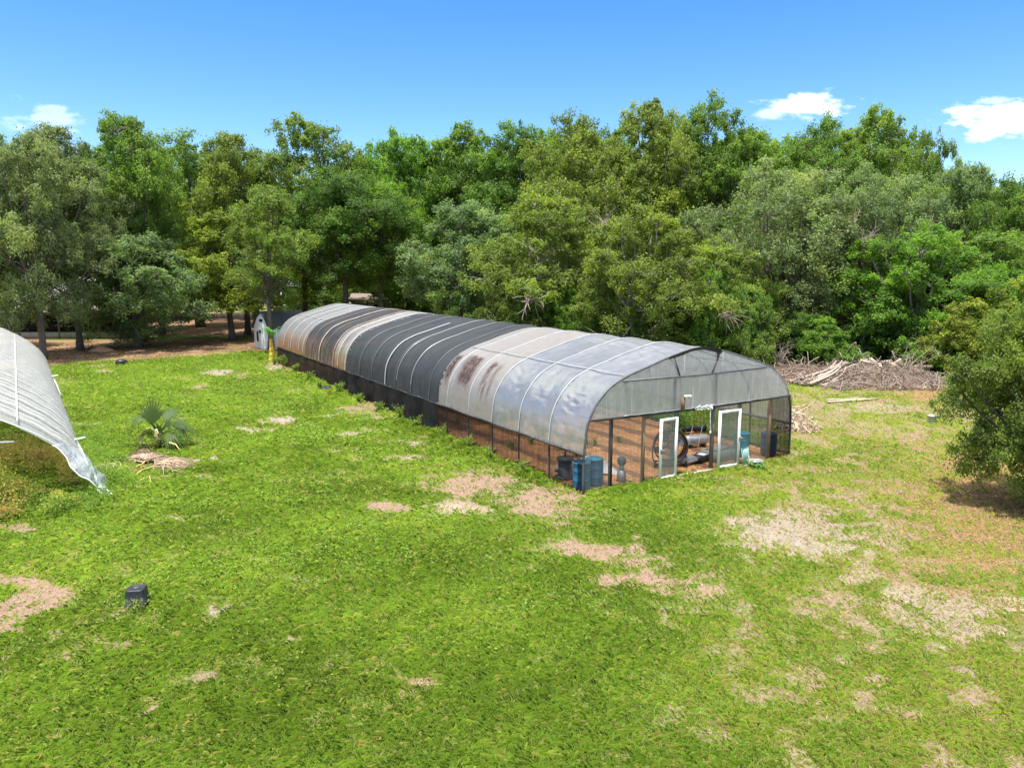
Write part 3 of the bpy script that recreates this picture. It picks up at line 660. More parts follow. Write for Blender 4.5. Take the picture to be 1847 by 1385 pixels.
for px, dp, top, hf, kd, hue in [(-80, 90, 250, 100, 'tall_a', 'mid'), (60, 100, 262, 110, 'high_b', 'mid'), (190, 102, 250, 110, 'high_a', 'dark'), (350, 112, 292, 95, 'high_b', 'mid'), (470, 110, 262, 100, 'high_a', 'mid'), (640, 122, 300, 95, 'round_a', 'mid'), (700, 108, 275, 90, 'tall_b', 'mid'), (800, 106, 266, 95, 'round_a', 'bright'), (900, 104, 258, 90, 'tall_b', 'dark'), (990, 100, 232, 90, 'tall_a', 'mid'), (1100, 98, 222, 95, 'round_a', 'mid'), (1200, 96, 212, 95, 'tall_a', 'dark'), (1300, 96, 236, 95, 'tall_b', 'mid'), (1390, 94, 240, 95, 'round_b', 'mid'), (1500, 92, 232, 95, 'tall_a', 'dark'), (1600, 92, 250, 85, 'round_a', 'mid'), (1690, 88, 305, 80, 'round_b', 'mid'), (1780, 86, 335, 90, 'round_a', 'mid'), (1880, 84, 345, 90, 'tall_a', 'mid'), (1980, 80, 340, 110, 'round_a', 'mid'), (-60, 66, 240, 90, 'tall_b', 'grey'), (-160, 78, 250, 110, 'round_a', 'mid')]:
    place_tree(kd, px, dp, top, hf, hue, 'dull green oak crowded in the wood behind the front row of trees', 'tree', BK)
SH = 'shrubs along the foot of the wood'
# low growth closing the foot of the wood, from behind the greenhouse to the right edge
q = 0
for px in range(905, 1400, 62):
    q += 1; dp = 58-(px-905)*.012+rng.normal()*1.2
    place_tree(('bush', 'bush_b')[q % 2], px, dp, 505+rng.integers(-22, 22), 52, ('mid', 'olive', 'dark', 'bright')[q % 4], 'low leafy shrub looking over the greenhouse roof from the wood edge', 'shrub', SH)
for px, dp, top, hf, kd, hue, lab in [
 (1345, 52, 538, 62, 'bush', 'olive', 'olive shrub draped with dead grey twigs right over the greenhouse end'),
 (1440, 55, 560, 60, 'bush', 'dark', 'dark shrub behind the left brown end of the debris pile'),
 (1480, 53.5, 572, 72, 'bush_b', 'bright', 'bright shrub with arching sprays behind the middle of the debris pile'),
 (1560, 56, 560, 62, 'bush', 'dark', 'dark shrub behind the uprooted curly branches'),
 (1640, 54, 520, 62, 'bush_b', 'mid', 'tall green shrub behind the standing dead bush'),
 (1700, 51, 560, 70, 'bush', 'bright', 'rounded bright green shrub at the right end of the debris pile'),
 (1745, 49, 540, 78, 'bush_b', 'yellow', 'tall yellow-green shrub behind the near tree at the right'),
 (1830, 50, 500, 90, 'bush_b', 'yellow', 'tallest yellow-green shrub at the right edge, tinged orange'),
 (1790, 54, 470, 85, 'bush', 'bright', 'big bright shrub rising behind the yellow-green thicket'),
 (1910, 49, 520, 90, 'bush', 'yellow', 'yellow-green shrub cut by the right edge of the view'),
 (1660, 57, 470, 80, 'bush_b', 'bright', 'tall bright shrub in the wood above the debris pile')]:
    place_tree(kd, px, dp, top, hf, hue, lab, 'shrub', SH)
for k, (px, dp, top) in enumerate([(560, 97, 520), (600, 125, 520), (745, 104, 545), (790, 88, 520), (830, 90, 512), (870, 86, 515), (910, 84, 508), (120, 101, 520), (300, 108, 515), (-20, 100, 520), (200, 112, 520)]):
    place_tree(('bush', 'bush_b')[k % 2], px, dp, top, 75, ('dark', 'mid')[k % 2], 'shadowed low shrub under the oaks at the back', 'shrub', 'shrubs in the shade at the back')
fwC, fwN = [], []
for k in range(420):
    a_ = rng.uniform(-1.0, .95); d_ = rng.uniform(185, 245); cx, cy = d_*math.sin(a_), d_*math.cos(a_); h_ = rng.uniform(9, 19); rr_ = rng.uniform(4, 7)
    q_ = rng.normal(size=(260, 3)); q_ /= np.linalg.norm(q_, axis=1, keepdims=True); q_[:, 2] = np.abs(q_[:, 2])*1.2-.25
    c_ = np.array([cx, cy, h_*.45])+q_*np.array([rr_, rr_, h_*.5])*rng.uniform(.75, 1.05, (260, 1)); fwC.append(c_); fwN.append(q_+rng.normal(size=q_.shape)*.5+np.array([0, 0, .4]))
fwC = np.concatenate(fwC); fwC[:, 2] = np.maximum(fwC[:, 2], .2)
fo = link('far_wood', leaves_mesh('far_wood', fwC, np.concatenate(fwN), rng.uniform(.9, 1.7, len(fwC)), .9, .4+.2*rng.normal(size=len(fwC))), 'leaf'); fo.color = (.07, .105, .03, 1)
tag(fo, 'far dark wood closing the view behind the yard and the oaks', 'wood', kind='stuff')
# the small tree close on the right, branches to the grass
KIND['near'] = (make_tree(31, 6.6, 4.2, .65, 85, 20, 74, .125, 'round', (.65, 1.15), .16, fork=3, sprig=26, bark='bark', tw=8), 6.6, 4.2)
place_tree('near', 1928, 21.2, 515, 205, 'olive', 'small dense green tree close by at the right edge, branches down to the leaf litter', 'tree', None, rz=1.1)

# ---------------------------------------------------------------- main greenhouse
gh = thing('greenhouse', 'long arched plastic greenhouse with black shade cloth bands and open end doors', 'greenhouse', (GA[0], GA[1], 0), GANG)
PW = np.array([0, 0, .02, .2, .58, .97, 1.52, 2.51, 3.59, 4.85]); PZ = np.array([0, .7, 1.3, 2.36, 2.95, 3.30, 3.57, 3.87, 4.17, 4.38])
hw = np.concatenate([PW, GW-PW[::-1][1:]]); hz = np.concatenate([PZ, PZ[::-1][1:]])
_l = np.concatenate([[0], np.cumsum(np.hypot(np.diff(hw), np.diff(hz)))])
def cubic(ts):                                  # smooth hoop profile by arc length (Catmull-Rom)
    out = []
    P0 = np.stack([hw, hz], 1); M_ = np.gradient(P0, _l, axis=0)
    i = np.clip(np.searchsorted(_l, ts, 'right')-1, 0, len(_l)-2); h_ = (_l[i+1]-_l[i]); s_ = ((ts-_l[i])/h_)[:, None]; h_ = h_[:, None]
    return (2*s_**3-3*s_**2+1)*P0[i]+(s_**3-2*s_**2+s_)*h_*M_[i]+(-2*s_**3+3*s_**2)*P0[i+1]+(s_**3-s_**2)*h_*M_[i+1]
TE = float(np.interp(1.27, hz[:10], _l[:10])); TT = _l[-1]
ts_full = np.linspace(0, TT, 61); HOOP = cubic(ts_full)
def normals(P_):
    d = np.gradient(P_, axis=0); d /= np.linalg.norm(d, axis=1, keepdims=True); return np.stack([-d[:, 1], d[:, 0]], 1)   # outward
BAY = 1.96
for k in range(21):
    mb = MB(); q = HOOP; mb.tube(np.stack([q[:, 0], np.full(len(q), k*BAY), q[:, 1]], 1), .032 if k else .04, 6)
    mb.build('hoop', 'hoop_metal', gh, smooth=True)
for (w_, z_) in ((.045, 1.24), (GW-.045, 1.24), (1.6, 3.52), (GW-1.6, 3.52), (GW/2, 4.30)):
    mb = MB(); mb.tube([(w_, -.02, z_), (w_, GL/2, z_), (w_, GL, z_)], .028, 6)
    mb.build('eave_rail' if z_ < 2 else 'purlin', 'hoop_metal', gh)
def cover(name, m, s0, s1, lift, wrinkle=0.0, sag=.035, step=.1, scuff=False, rust=0.0, t0=TE-.03, t1=None):
    t1 = t1 if t1 else TT-TE+.03
    ss = np.linspace(s0, s1, max(3, int((s1-s0)/step)+1)); tt = np.linspace(t0, t1, 130)
    Pq = cubic(tt); Nq = normals(Pq); S_, T_ = np.meshgrid(ss, tt, indexing='ij')
    ub = (S_ % BAY)/BAY; mid = np.sin(np.pi*ub)**1.0
    off = lift+.030-sag*mid
    tl = np.minimum(T_-t0, t1-T_)                                    # distance from the eave along the film
    seed = S_//BAY
    sw = np.exp(-((tl-1.75)/.85)**2)*wrinkle
    cb = .5+.34*(fbm(seed*1.7+.5, seed*0+.3, 90)-.5); ph = tl*(25+6*np.sin(seed*2.3))+12*(1-4*(ub-cb)**2)*(.6+.8*fbm(seed*1.3+.5, seed*0, 89))+seed*2.1+7*fbm(S_*1.1, T_*1.3, 5)
    off = off+sw*np.sin(np.pi*ub)**.5*.068*(1-2*np.abs(np.sin(ph*.5))**.7)*np.clip(3.2*fbm(S_*1.3+3, T_*1.6, 91)-1.0, 0, 1.3)
    off = off+(wrinkle+.3)*.016*(fbm(S_*3, T_*3, 92)-.5)*2
    low = np.clip(1-tl/.9, 0, 1); off = off+low*.02*np.sin(S_*9+4*fbm(S_*2, T_, 93))
    sg = np.clip(1-tl/.12, 0, 1)*.05*(fbm(S_*1.3, T_*0, 94)-.3)      # uneven hem
    X_ = Pq[None, :, 0]+Nq[None, :, 0]*off; Z_ = Pq[None, :, 1]+Nq[None, :, 1]*off-sg
    sc_ = np.zeros_like(S_)
    if scuff:
        for (c_, w_, a_, b_) in ((6.95, .60, .5, 2.5), (8.85, .80, .7, 2.65), (10.35, .38, .7, 2.5)):
            e = np.abs(S_-c_-.18*(tl-1.6)+.25*(fbm(S_*2, T_*.8, 95)-.5))/w_
            edge = np.clip((tl-a_)/.7, 0, 1)*np.clip((b_-tl+.4*(fbm(S_*5, T_, 96)-.5))/.2, 0, 1)
            if c_ < 8: edge = edge*.9*np.clip(fbm(S_*7, T_*.9, 97)*3-.9, 0, 1)
            sc_ = np.maximum(sc_, np.clip(1.6-e*1.5, 0, 1)*edge*(.8+.9*fbm(S_*3, T_*1.4, 98)))
    ru = np.zeros_like(S_)
    if rust:
        ru = np.clip(1-tl/(.7+1.6*fbm(S_*1.7, S_*0, 99)), 0, 1)**.7*rust*(.35+1.3*fbm(S_*2.6, T_*.25, 100))
        if s1 > 38: ru = np.maximum(ru, np.clip(1-np.abs(S_-34.6)/.4, 0, 1)*np.clip(1.5-tl, 0, 1)*1.4)
        ru = ru*(T_ < TT/2)
        sc_ = np.maximum(sc_, np.clip((fbm(S_*1.6+5, T_*.3, 101)-.55)/.1, 0, 1)*np.clip(1.2-tl/3.5, 0, 1)*.7*(S_ < 34.5)) if s0 > 20 else sc_
    mb = MB(); mb.grid(np.stack([X_, S_, Z_], -1))
    return mb.build(name, m, gh, smooth=True, attrs={'scuff': ('POINT', sc_.ravel()), 'rust': ('POINT', ru.ravel())})
cover('plastic_cover', 'poly', -.02, 5.9, 0.0, 1.0, scuff=False)
cover('plastic_cover', 'poly_beige', 5.91, 10.75, 0.004, .25, scuff=True)
cover('shade_cloth', 'shade_cloth', 10.62, 23.15, .035, .12, .07)
cover('plastic_cover', 'poly_beige', 22.9, 25.6, .006, .6, rust=1.2)
cover('shade_cloth', 'shade_cloth_old', 25.4, 31.8, .035, .3, .07, rust=.9)
cover('plastic_cover', 'poly_far', 31.6, GL+.02, .006, .15, rust=1.3)
def strip(name, m, s, t0, t1, lift, w_=.055, jog=0.0):
    tt = np.linspace(t0, t1, 90); Pq = cubic(tt); Nq = normals(Pq); A_ = Pq+Nq*lift; B_ = Pq+Nq*(lift+.012)
    sv = s+jog*np.sin((tt-t0)*.9); g = np.stack([np.stack([A_[:, 0], sv-w_/2, A_[:, 1]], 1), np.stack([B_[:, 0], sv-w_/3, B_[:, 1]], 1), np.stack([B_[:, 0], sv+w_/3, B_[:, 1]], 1), np.stack([A_[:, 0], sv+w_/2, A_[:, 1]], 1)])
    mb = MB(); mb.grid(g); return mb.build(name, m, gh, smooth=True)
for k in (1, 2, 3, 4, 5): strip('batten', 'batten', k*BAY, TE+.05, TT-TE, .042, .042)
strip('batten', 'batten', 16.9, TE+.02, TT*.42, .075, .07, .05)
strip('batten', 'rust_batten', 28.35, TE+.02, TT*.6, .075, .10, .06)
strip('batten', 'batten', 23.25, TE+.02, TT*.6, .06, .06); strip('batten', 'batten', 24.6, TE+.1, TT*.6, .055, .05); strip('batten', 'rust_batten', 25.45, TE+.02, TT*.6, .07, .07, .03)
for s_ in (37.3, 35.4, 33.3, 32.2): strip('batten', 'batten', s_, TE+.25, TT*.62, .045, .055)
for s_ in (11.6, 13.6, 15.6, 18.9, 20.8, 27.2, 30.2): strip('batten', 'hoop_metal', s_, TE+.05, TT*.55, .068, .05)
for s_, s2 in ((13.65, .02), (15.4, -.02)): strip('batten', 'grey_metal', s_, TE+.4, TT*.5, .072, .028, s2)
def runner(w_, s0, s1, lift=.05):               # pale line where the purlin presses the film
    q = cubic(np.linspace(0, TT/2, 400)); i = int(np.argmin(np.abs(q[:, 0]-w_)+(q[:, 1] < 2)*9)); Nn = normals(q)[i]; c = q[i]+Nn*lift
    mb = MB(); mb.box((c[0], (s0+s1)/2, c[1]), (.035, s1-s0, .02)); mb.build('batten', 'batten', gh)
runner(1.62, .1, 10.5); runner(1.62, 32, 39); runner(1.62, 23.2, 25.4)
# eave rope along the hem
for w_ in (-.06, GW+.06):
    mb = MB(); ss = np.linspace(-.05, GL, 60); mb.tube(np.stack([np.full(60, w_), ss, 1.25+.02*np.sin(ss*2.2)], 1), .026, 5); mb.build('hem_cord', 'dark_post', gh)
# side walls of netting
def sidewall(name, m, w_, s0, s1, wob=.02, z1=1.24):
    ss = np.linspace(s0, s1, int((s1-s0)/.12)+2); zs = np.linspace(.0, z1, 9); S_, Z_ = np.meshgrid(ss, zs, indexing='ij')
    X_ = w_+wob*np.sin(S_*3+3*fbm(S_*1.5, Z_*1.5, 111))*(1.2-Z_/z1)+wob*(fbm(S_*4, Z_*3, 112)-.5)
    mb = MB(); mb.grid(np.stack([X_, S_, Z_], -1)); return mb.build(name, m, gh, smooth=True)
sidewall('side_net', 'black_screen', -.035, 0, 10.7); sidewall('side_curtain', 'black_curtain', -.10, 10.6, 24.6, .11); sidewall('side_curtain', 'brown_curtain', -.05, 24.5, GL, .03)
sidewall('side_net', 'black_screen', GW+.035, 0, GL)
# end wall facing the camera
def endfilm(name, m, z_of, w0, w1, yo, top=None):
    ws = np.linspace(w0, w1, 90); q = cubic(np.linspace(0, TT, 500))
    half = q[:250]; zt = np.interp(np.minimum(ws, GW-ws), half[:, 0], half[:, 1]) if top is None else np.full(90, top)
    zs = np.linspace(0, 1, 22)[None, :]; zb_ = z_of(ws)[:, None]; Zg = zb_+(np.maximum(zt[:, None]-.02, zb_+.01)-zb_)*zs
    Yg = yo+.02*np.sin(ws[:, None]*14+4*fbm(ws[:, None]*2, Zg*.3, 121))*(.3+fbm(ws[:, None]*3, Zg*.4, 122))
    mb = MB(); mb.grid(np.stack([np.repeat(ws[:, None], 22, 1), Yg, Zg], -1))
    return mb.build(name, m, gh, smooth=True)
BARZ = lambda w_: 2.34-.05*np.sin(np.pi*np.asarray(w_)/GW)
endfilm('end_film', 'poly_end', BARZ, .20, GW-.20, -.05)
ws = np.linspace(.18, GW-.18, 30)
mb = MB(); mb.tube(np.stack([ws, np.full(30, -.07), BARZ(ws)], 1), .04, 6); mb.build('header_bar', 'dark_post', gh)
mb = MB(); mb.tube(np.stack([ws[4:-5], np.full(21, -.10)+.015*np.sin(ws[4:-5]*7), BARZ(ws[4:-5])+.05+.012*np.sin(ws[4:-5]*11)], 1), .016, 5); mb.build('rolled_hem', 'grey_metal', gh)
mb = MB(); mb.tube([(1.45, -.09, 3.50), (GW/2, -.09, 3.46), (GW-1.6, -.09, 3.50)], .032, 6); mb.build('truss_bar', 'hoop_metal', gh)
mb = MB(); mb.tube([(3.6, -.09, 4.15), (3.88, -.09, 3.47)], .026, 6); mb.build('truss_strut', 'hoop_metal', gh)
mb = MB(); mb.tube([(5.72, -.09, 4.18), (5.36, -.09, 3.47)], .026, 6); mb.build('truss_strut', 'hoop_metal', gh)
for w_, z1, m_, th in ((1.09, 2.32, 'dark_post', .10), (2.45, 2.30, 'brown_wood', .09), (5.60, 2.29, 'grey_wood', .12), (6.92, 2.31, 'brown_wood', .12), (8.52, 2.33, 'brown_wood', .13)):
    mb = MB(); mb.box((w_, .03, z1/2-.03), (th, .09, z1+.06)); mb.build('wall_post', m_, gh)
for w_ in (3.72, 5.63):
    mb = MB(); mb.box((w_, -.01, 2.86), (.11, .07, 1.13)); mb.build('upper_stud', 'grey_wood', gh)
mb = MB(); mb.box((3.92, .03, 1.13), (.09, .09, 2.3)); mb.build('door_jamb', 'grey_wood', gh)
mb = MB(); mb.box((4.75, -.05, .03), (1.9, .16, .07)); mb.box((3.45, -.22, .03), (1.0, .26, .05), -.1); mb.build('door_sill', 'pale_wood', gh)
for a_, b_, m_ in ((.03, 1.04, 'insect_screen'), (1.14, 2.41, 'insect_screen'), (2.5, 3.87, 'insect_screen'), (5.66, 6.86, 'insect_screen'), (6.98, 8.46, 'insect_screen'), (8.59, GW-.03, 'black_screen')):
    endfilm('end_screen', m_, lambda w_: np.full(len(w_), .02), a_, b_, -.02, 2.29)
mb = MB(); mb.grid(np.array([[(5.45, -.1, 4.33), (5.72, -.1, 4.29)], [(5.52, -.13, 4.12), (5.66, -.12, 4.14)], [(5.56, -.1, 3.86), (5.60, -.11, 3.88)]])); mb.build('torn_cloth', 'dark_post', gh)
tt_ = cubic(np.linspace(TT*.40, TT*.56, 24)); nn_ = normals(tt_)
mb = MB(); mb.grid(np.stack([np.stack([tt_[:, 0], np.full(24, -.11), tt_[:, 1]+.05], 1), np.stack([tt_[:, 0], np.full(24, -.12), tt_[:, 1]-.02-.075*np.linspace(0, 1, 24)-.02*np.sin(np.linspace(0, 9, 24))], 1)])); mb.build('torn_cloth', 'black_curtain', gh)
def door(w0, w1, hinge, ang, label, handle_w):
    W_ = w1-w0; o = bpy.data.objects.new('door', None); COL.objects.link(o); o.parent = gh; o.location = (w0 if hinge == 'L' else w1, -.14, .04); o.rotation_euler = (0, 0, ang)
    sx = 0 if hinge == 'L' else -W_
    fr = .10; H_ = 2.08; mb = MB()
    mb.box((sx+fr/2, 0, H_/2), (fr, .05, H_)); mb.box((sx+W_-fr/2, 0, H_/2), (fr, .05, H_)); mb.box((sx+W_/2, 0, H_-fr/2), (W_-2*fr, .05, fr)); mb.box((sx+W_/2, 0, fr/2), (W_-2*fr, .05, fr))
    mb.build('door_frame', 'white_frame', o)
    g = np.array([[(sx+fr, .005, fr), (sx+W_-fr, .005, fr)], [(sx+fr, .005, H_-fr), (sx+W_-fr, .005, H_-fr)]]); mb = MB(); mb.grid(g); mb.build('door_panel', 'door_screen', o)
    mb = MB(); hx = sx+handle_w*W_; mb.box((hx, -.045, 1.02), (.05, .05, .22)); mb.tube([(hx, -.06, 1.05), (hx, -.13, 1.05), (hx+.08, -.13, 1.05)], .014, 5); mb.build('handle', 'grey_metal', o)
    o['label'] = label
door(2.98, 3.80, 'R', .06, 'white framed screen door swung back on the left of the opening', .04)
door(5.74, 6.76, 'L', -.05, 'white framed screen door swung back on the right of the opening', .96)

# greenhouse floor
def local(w_, s_, z_=0.0):
    p = GA+GX*w_+GY*s_; return (p[0], p[1], z_)
gw_ = np.linspace(-.05, GW+.05, 70); gs_ = np.linspace(-.02, GL+.02, 260); Wg, Sg = np.meshgrid(gw_, gs_, indexing='ij')
Zg = .02+.05*(fbm(Wg*1.3, Sg*.8, 131)-.35)*np.clip(np.minimum(Wg, GW-Wg)*2, 0, 1)*np.clip(Sg, 0, 1)
mb = MB(); mb.grid(np.stack([Wg, Sg, Zg], -1))
m, t = mat('mulch'); co = t.coord()
n1 = t.noise(t.mapping(co, (1, .6, 1)), .9, 5, .6); n2 = t.noise(co, 9, 5, .7)
c = t.mix(t.ramp(n1, .35, .62), (.70, .36, .15), (.50, .235, .10)); c = t.mix(t.ramp(n2, .4, .75), c, (.16, .075, .04))
sx_ = t.n('ShaderNodeSeparateXYZ'); t.l(co, sx_.inputs[0])
rw = t.math('SINE', t.math('ADD', t.math('MULTIPLY', sx_.outputs[0], 4.2), t.math('MULTIPLY', n1, 5.0)))
c = t.mix(t.ramp(t.math('ADD', rw, t.math('MULTIPLY', n2, .8)), .45, 1.25, 0, .75), c, (.15, .085, .05))   # darker planting rows
c = t.mix(t.ramp(t.noise(co, 2.3, 4), .60, .70, 0, .6), c, (.10, .13, .03))
t.out(bsdf(t, c, .95, .1, 0, t.bump(n2, .7, .05))); MT['mulch'] = m
fl = mb.build('mulch_floor', 'mulch', loc=(GA[0], GA[1], 0), rz=GANG, smooth=True); tag(fl, kind='structure')

# ---------------------------------------------------------------- things in and round the greenhouse
def barrel(w_, s_, m, label, lid_m=None, H_=.9, r_=.29, closed=True):
    o = thing('barrel', label, 'barrel', local(w_, s_, .03), GANG+rng.random(), 'plastic barrels in the greenhouse')
    pr = [(r_*.93, 0), (r_*.98, .03), (r_, .10), (r_*1.0, H_*.30), (r_*1.025, H_*.32), (r_*1.025, H_*.345), (r_, H_*.365), (r_*1.0, H_*.64), (r_*1.025, H_*.66), (r_*1.025, H_*.685), (r_, H_*.705), (r_*.99, H_*.93), (r_*1.03, H_*.945), (r_*1.03, H_*.985), (r_*.98, H_), (r_*.95, H_-.02)]
    mb = MB(); mb.lathe(pr, seg=28); mb.build('body', m, o, smooth=True)
    mb = MB(); mb.lathe([(r_*.93, H_-.035), (r_*.93, H_-.018)], seg=28); mb.lathe([(.035, H_-.018), (.035, H_+.006), (.02, H_+.006)], (r_*.55, 0, 0), 12); mb.lathe([(.03, H_-.018), (.03, H_+.004), (.018, H_+.004)], (-r_*.58, .03, 0), 12); mb.build('lid', lid_m or m, o)
    return o
barrel(.24, .42, 'blue_plastic', 'dark blue barrel in the near left corner of the greenhouse, nearer of the pair')
barrel(.86, .56, 'blue_plastic', 'blue barrel with bright blue lid beside the black post of the end wall', 'teal_plastic')
barrel(8.02, .85, 'teal_plastic', 'teal barrel inside the greenhouse left of the right-hand brown post')
barrel(8.98, .38, 'navy_plastic', 'navy barrel behind black netting in the right corner of the greenhouse', H_=.86)
o = thing('lidded_bin', 'dark grey round bin with wide base rim behind the blue barrels', 'bin', local(.52, 1.75, .03))
mb = MB(); mb.lathe([(.36, 0), (.36, .05), (.24, .07), (.23, .62)], seg=24); mb.build('body', 'grey_plastic', o, smooth=False)
mb = MB(); mb.lathe([(.29, .62), (.30, .65), (.28, .70), (.05, .72)], seg=24); mb.lathe([(.035, .72), (.035, .95)], seg=10); mb.build('lid', 'grey_plastic', o)
o = thing('shallow_pan', 'shallow grey metal pan lying on the mulch behind the blue barrels', 'pan', local(.95, 2.5, .05))
mb = MB(); mb.lathe([(.22, 0), (.30, .09), (.32, .10), (.29, .08), (.21, .02)], seg=24); mb.build('bowl', 'galvanised', o, smooth=True)
o = thing('stand_pump', 'grey pedestal with a round head standing behind the end wall netting', 'pedestal', local(1.88, .42, .02), GANG)
mb = MB(); mb.box((0, 0, .19), (.24, .24, .38), 0, .8); mb.box((0, 0, .48), (.12, .12, .22)); mb.build('post', 'grey_metal', o)
mb = MB(); mb.lathe([(.05, .57), (.13, .60), (.15, .68), (.14, .78), (.09, .84), (.03, .85)], seg=18); mb.build('head', 'grey_plastic', o, smooth=True)
g = []
for i in range(9):
    a = i/8
    g.append([(-.75+1.5*a, -.55*b+.1*math.sin(a*7+b*5), .02+(.62*(1-abs(a-.35)*1.1)*(1-b))+.05*math.sin(9*a+3*b)) for b in np.linspace(0, 1, 8)])
mb = MB(); mb.grid(g); tag(mb.build('white_tarp', 'canvas', loc=local(1.75, 1.75, .04), rz=GANG, smooth=True), 'crumpled pale canvas tarp heaped behind the black end post', 'tarp')
# drum fan
fan = thing('drum_fan', 'big brown drum fan on wheels standing just inside the door opening', 'fan', local(4.62, 1.1, .06), GANG-.5)
mb = MB(); r_ = .60
a = np.linspace(0, 2*math.pi, 41); prof = [(-.22, r_*.99), (-.24, r_+.02), (.2, r_*.94), (.2, r_*.92), (-.2, r_*.95), (-.22, r_*.99)]
P_ = np.array([[(rr*math.cos(t_), yy, .72+rr*math.sin(t_)) for (yy, rr) in prof] for t_ in a]); mb.grid(P_); mb.build('shroud', 'fan_brown', fan, smooth=True)
mb = MB()
for rr in (.15, .27, .39, .51): mb.tube(np.stack([rr*np.cos(a), np.full(41, .19), .72+rr*np.sin(a)], 1), .008, 4, False)
for k in range(12): t_ = k*math.pi/6; mb.tube([(.1*math.cos(t_), .19, .72+.1*math.sin(t_)), (.57*math.cos(t_), .2, .72+.57*math.sin(t_))], .008, 4)
mb.build('guard', 'dark_post', fan)
mb = MB()
for k in range(4):
    t_ = k*math.pi/2+.4; g = [[(rr*math.cos(t_+s*(.42-.2*rr)), .06+s*.07, .72+rr*math.sin(t_+s*(.42-.2*rr))) for s in (-1, 0, 1)] for rr in (.1, .25, .4, .53)]; mb.grid(g)
mb.build('blade_set', 'grey_metal', fan, smooth=True)
mb = MB(); mb.lathe([(.05, -.18), (.11, -.17), (.12, .1), (.06, .14)], (0, -.04, .72), 16, axis='Y'); mb.box((0, -.08, .9), (.7, .05, .05)); mb.build('motor', 'red_paint', fan)
mb = MB()
for s in (-1, 1): mb.tube([(s*.62, 0, .72), (s*.60, .02, .25), (s*.5, .1, .1)], .025, 6); mb.tube([(s*.5, -.28, .1), (s*.5, .28, .1)], .025, 6)
mb.tube([(-.5, .2, .1), (.5, .2, .1)], .025, 6); mb.build('stand', 'dark_post', fan)
for s in (-1, 1):
    mb = MB(); mb.lathe([(.10, -.03), (.115, -.02), (.115, .02), (.10, .03)], (s*.56, -.24, .10), 18, axis='X'); mb.build('wheel', 'black_plastic', fan)
# silver tank, roll, hand tools, bag, box and slab
o = thing('silver_tank', 'silver cylindrical tank lying on the mulch seen through the open doorway', 'tank', local(7.55, 2.75, .32), GANG-.25)
mb = MB(); mb.lathe([(.03, -.52), (.16, -.49), (.2, -.42), (.2, .42), (.16, .49), (.03, .52)], (0, 0, 0), 22, axis='X'); mb.build('body', 'galvanised', o, smooth=True)
mb = MB(); mb.box((-.3, 0, -.22), (.06, .4, .14)); mb.box((.3, 0, -.22), (.06, .4, .14)); mb.build('leg_frame', 'dark_post', o)
o = thing('hand_truck', 'old hand truck frame leaning over the silver tank', 'hand truck', local(6.35, 1.6, .05), GANG-.2)
for s in (-.22, .22):
    mb = MB(); mb.tube([(s-.35, -.3, .02), (s+.25, .35, .75), (s+.5, .6, 1.05)], .016, 5); mb.build('rail', 'grey_metal', o)
mb = MB()
for f_ in (.3, .6, .95): mb.tube([(-.22-.35+f_*.6, -.3+f_*.65, .02+f_*.73), (.22-.35+f_*.6, -.3+f_*.65, .02+f_*.73)], .013, 5)
mb.build('crossbar', 'grey_metal', o)
for s in (-.27, .27):
    mb = MB(); mb.lathe([(.10, -.025), (.12, -.015), (.12, .015), (.10, .025)], (s-.35, -.3, .10), 16, axis='X'); mb.build('wheel', 'black_plastic', o)
def pillow(name, label, cat, loc, d, m, rz=0.0):
    uu = np.linspace(-1, 1, 15); U, V = np.meshgrid(uu, uu, indexing='ij'); e = (1-np.abs(U)**3)*(1-np.abs(V)**3)
    X_, Y_ = U*d[0]/2, V*d[1]/2; up = np.stack([X_, Y_, d[2]*(.35+.65*e**.6)*(.9+.25*fbm(U*3+5, V*3, 141))], -1); dn = np.stack([X_, Y_, d[2]*.35*(1-e)], -1)
    mb = MB(); mb.grid(up); mb.grid(dn[::-1]); o = mb.build(name, m, loc=loc, rz=rz, smooth=True); return tag(o, label, cat)
pillow('feed_bag', 'full grey sack lying beside the drum fan', 'sack', local(5.35, .95, .05), (.85, .5, .3), 'bag_grey', GANG+.2)
o = thing('tool_case', 'black case with pale label lying open behind the right door post', 'case', local(6.0, .95, .05), GANG+.25)
mb = MB(); mb.box((0, 0, .13), (.62, .42, .22), 0, .94); mb.build('body', 'black_plastic', o); mb = MB(); mb.box((.1, -.02, .245), (.28, .3, .03)); mb.build('label_plate', 'white_frame', o)
mb = MB(); mb.tube([(-.32, -.1, .1), (-.42, -.12, .08), (-.42, .1, .08), (-.32, .1, .1)], .02, 6); mb.build('handle', 'black_plastic', o)
mb = MB(); mb.box((0, 0, .17), (1.25, .85, .34), 0, .96); mb.box((.05, .1, .38), (.9, .5, .08), .1, .9)
tag(mb.build('concrete_slab', 'concrete', loc=local(6.95, .95, .03), rz=GANG+.1), 'weathered grey concrete block on the floor behind the right door', 'slab')
mb = MB(); xs = np.linspace(-.9, .9, 30); mb.tube(np.stack([xs, .05*np.sin(xs*3), .20+.02*np.sin(xs*9)], 1), .13+.02*np.sin(xs*19), 14)
tag(mb.build('netting_roll', 'black_plastic', loc=local(9.0, 4.75, .02), rz=GANG-.3, smooth=True), 'lumpy black roll of netting lying by the far netted wall', 'roll')
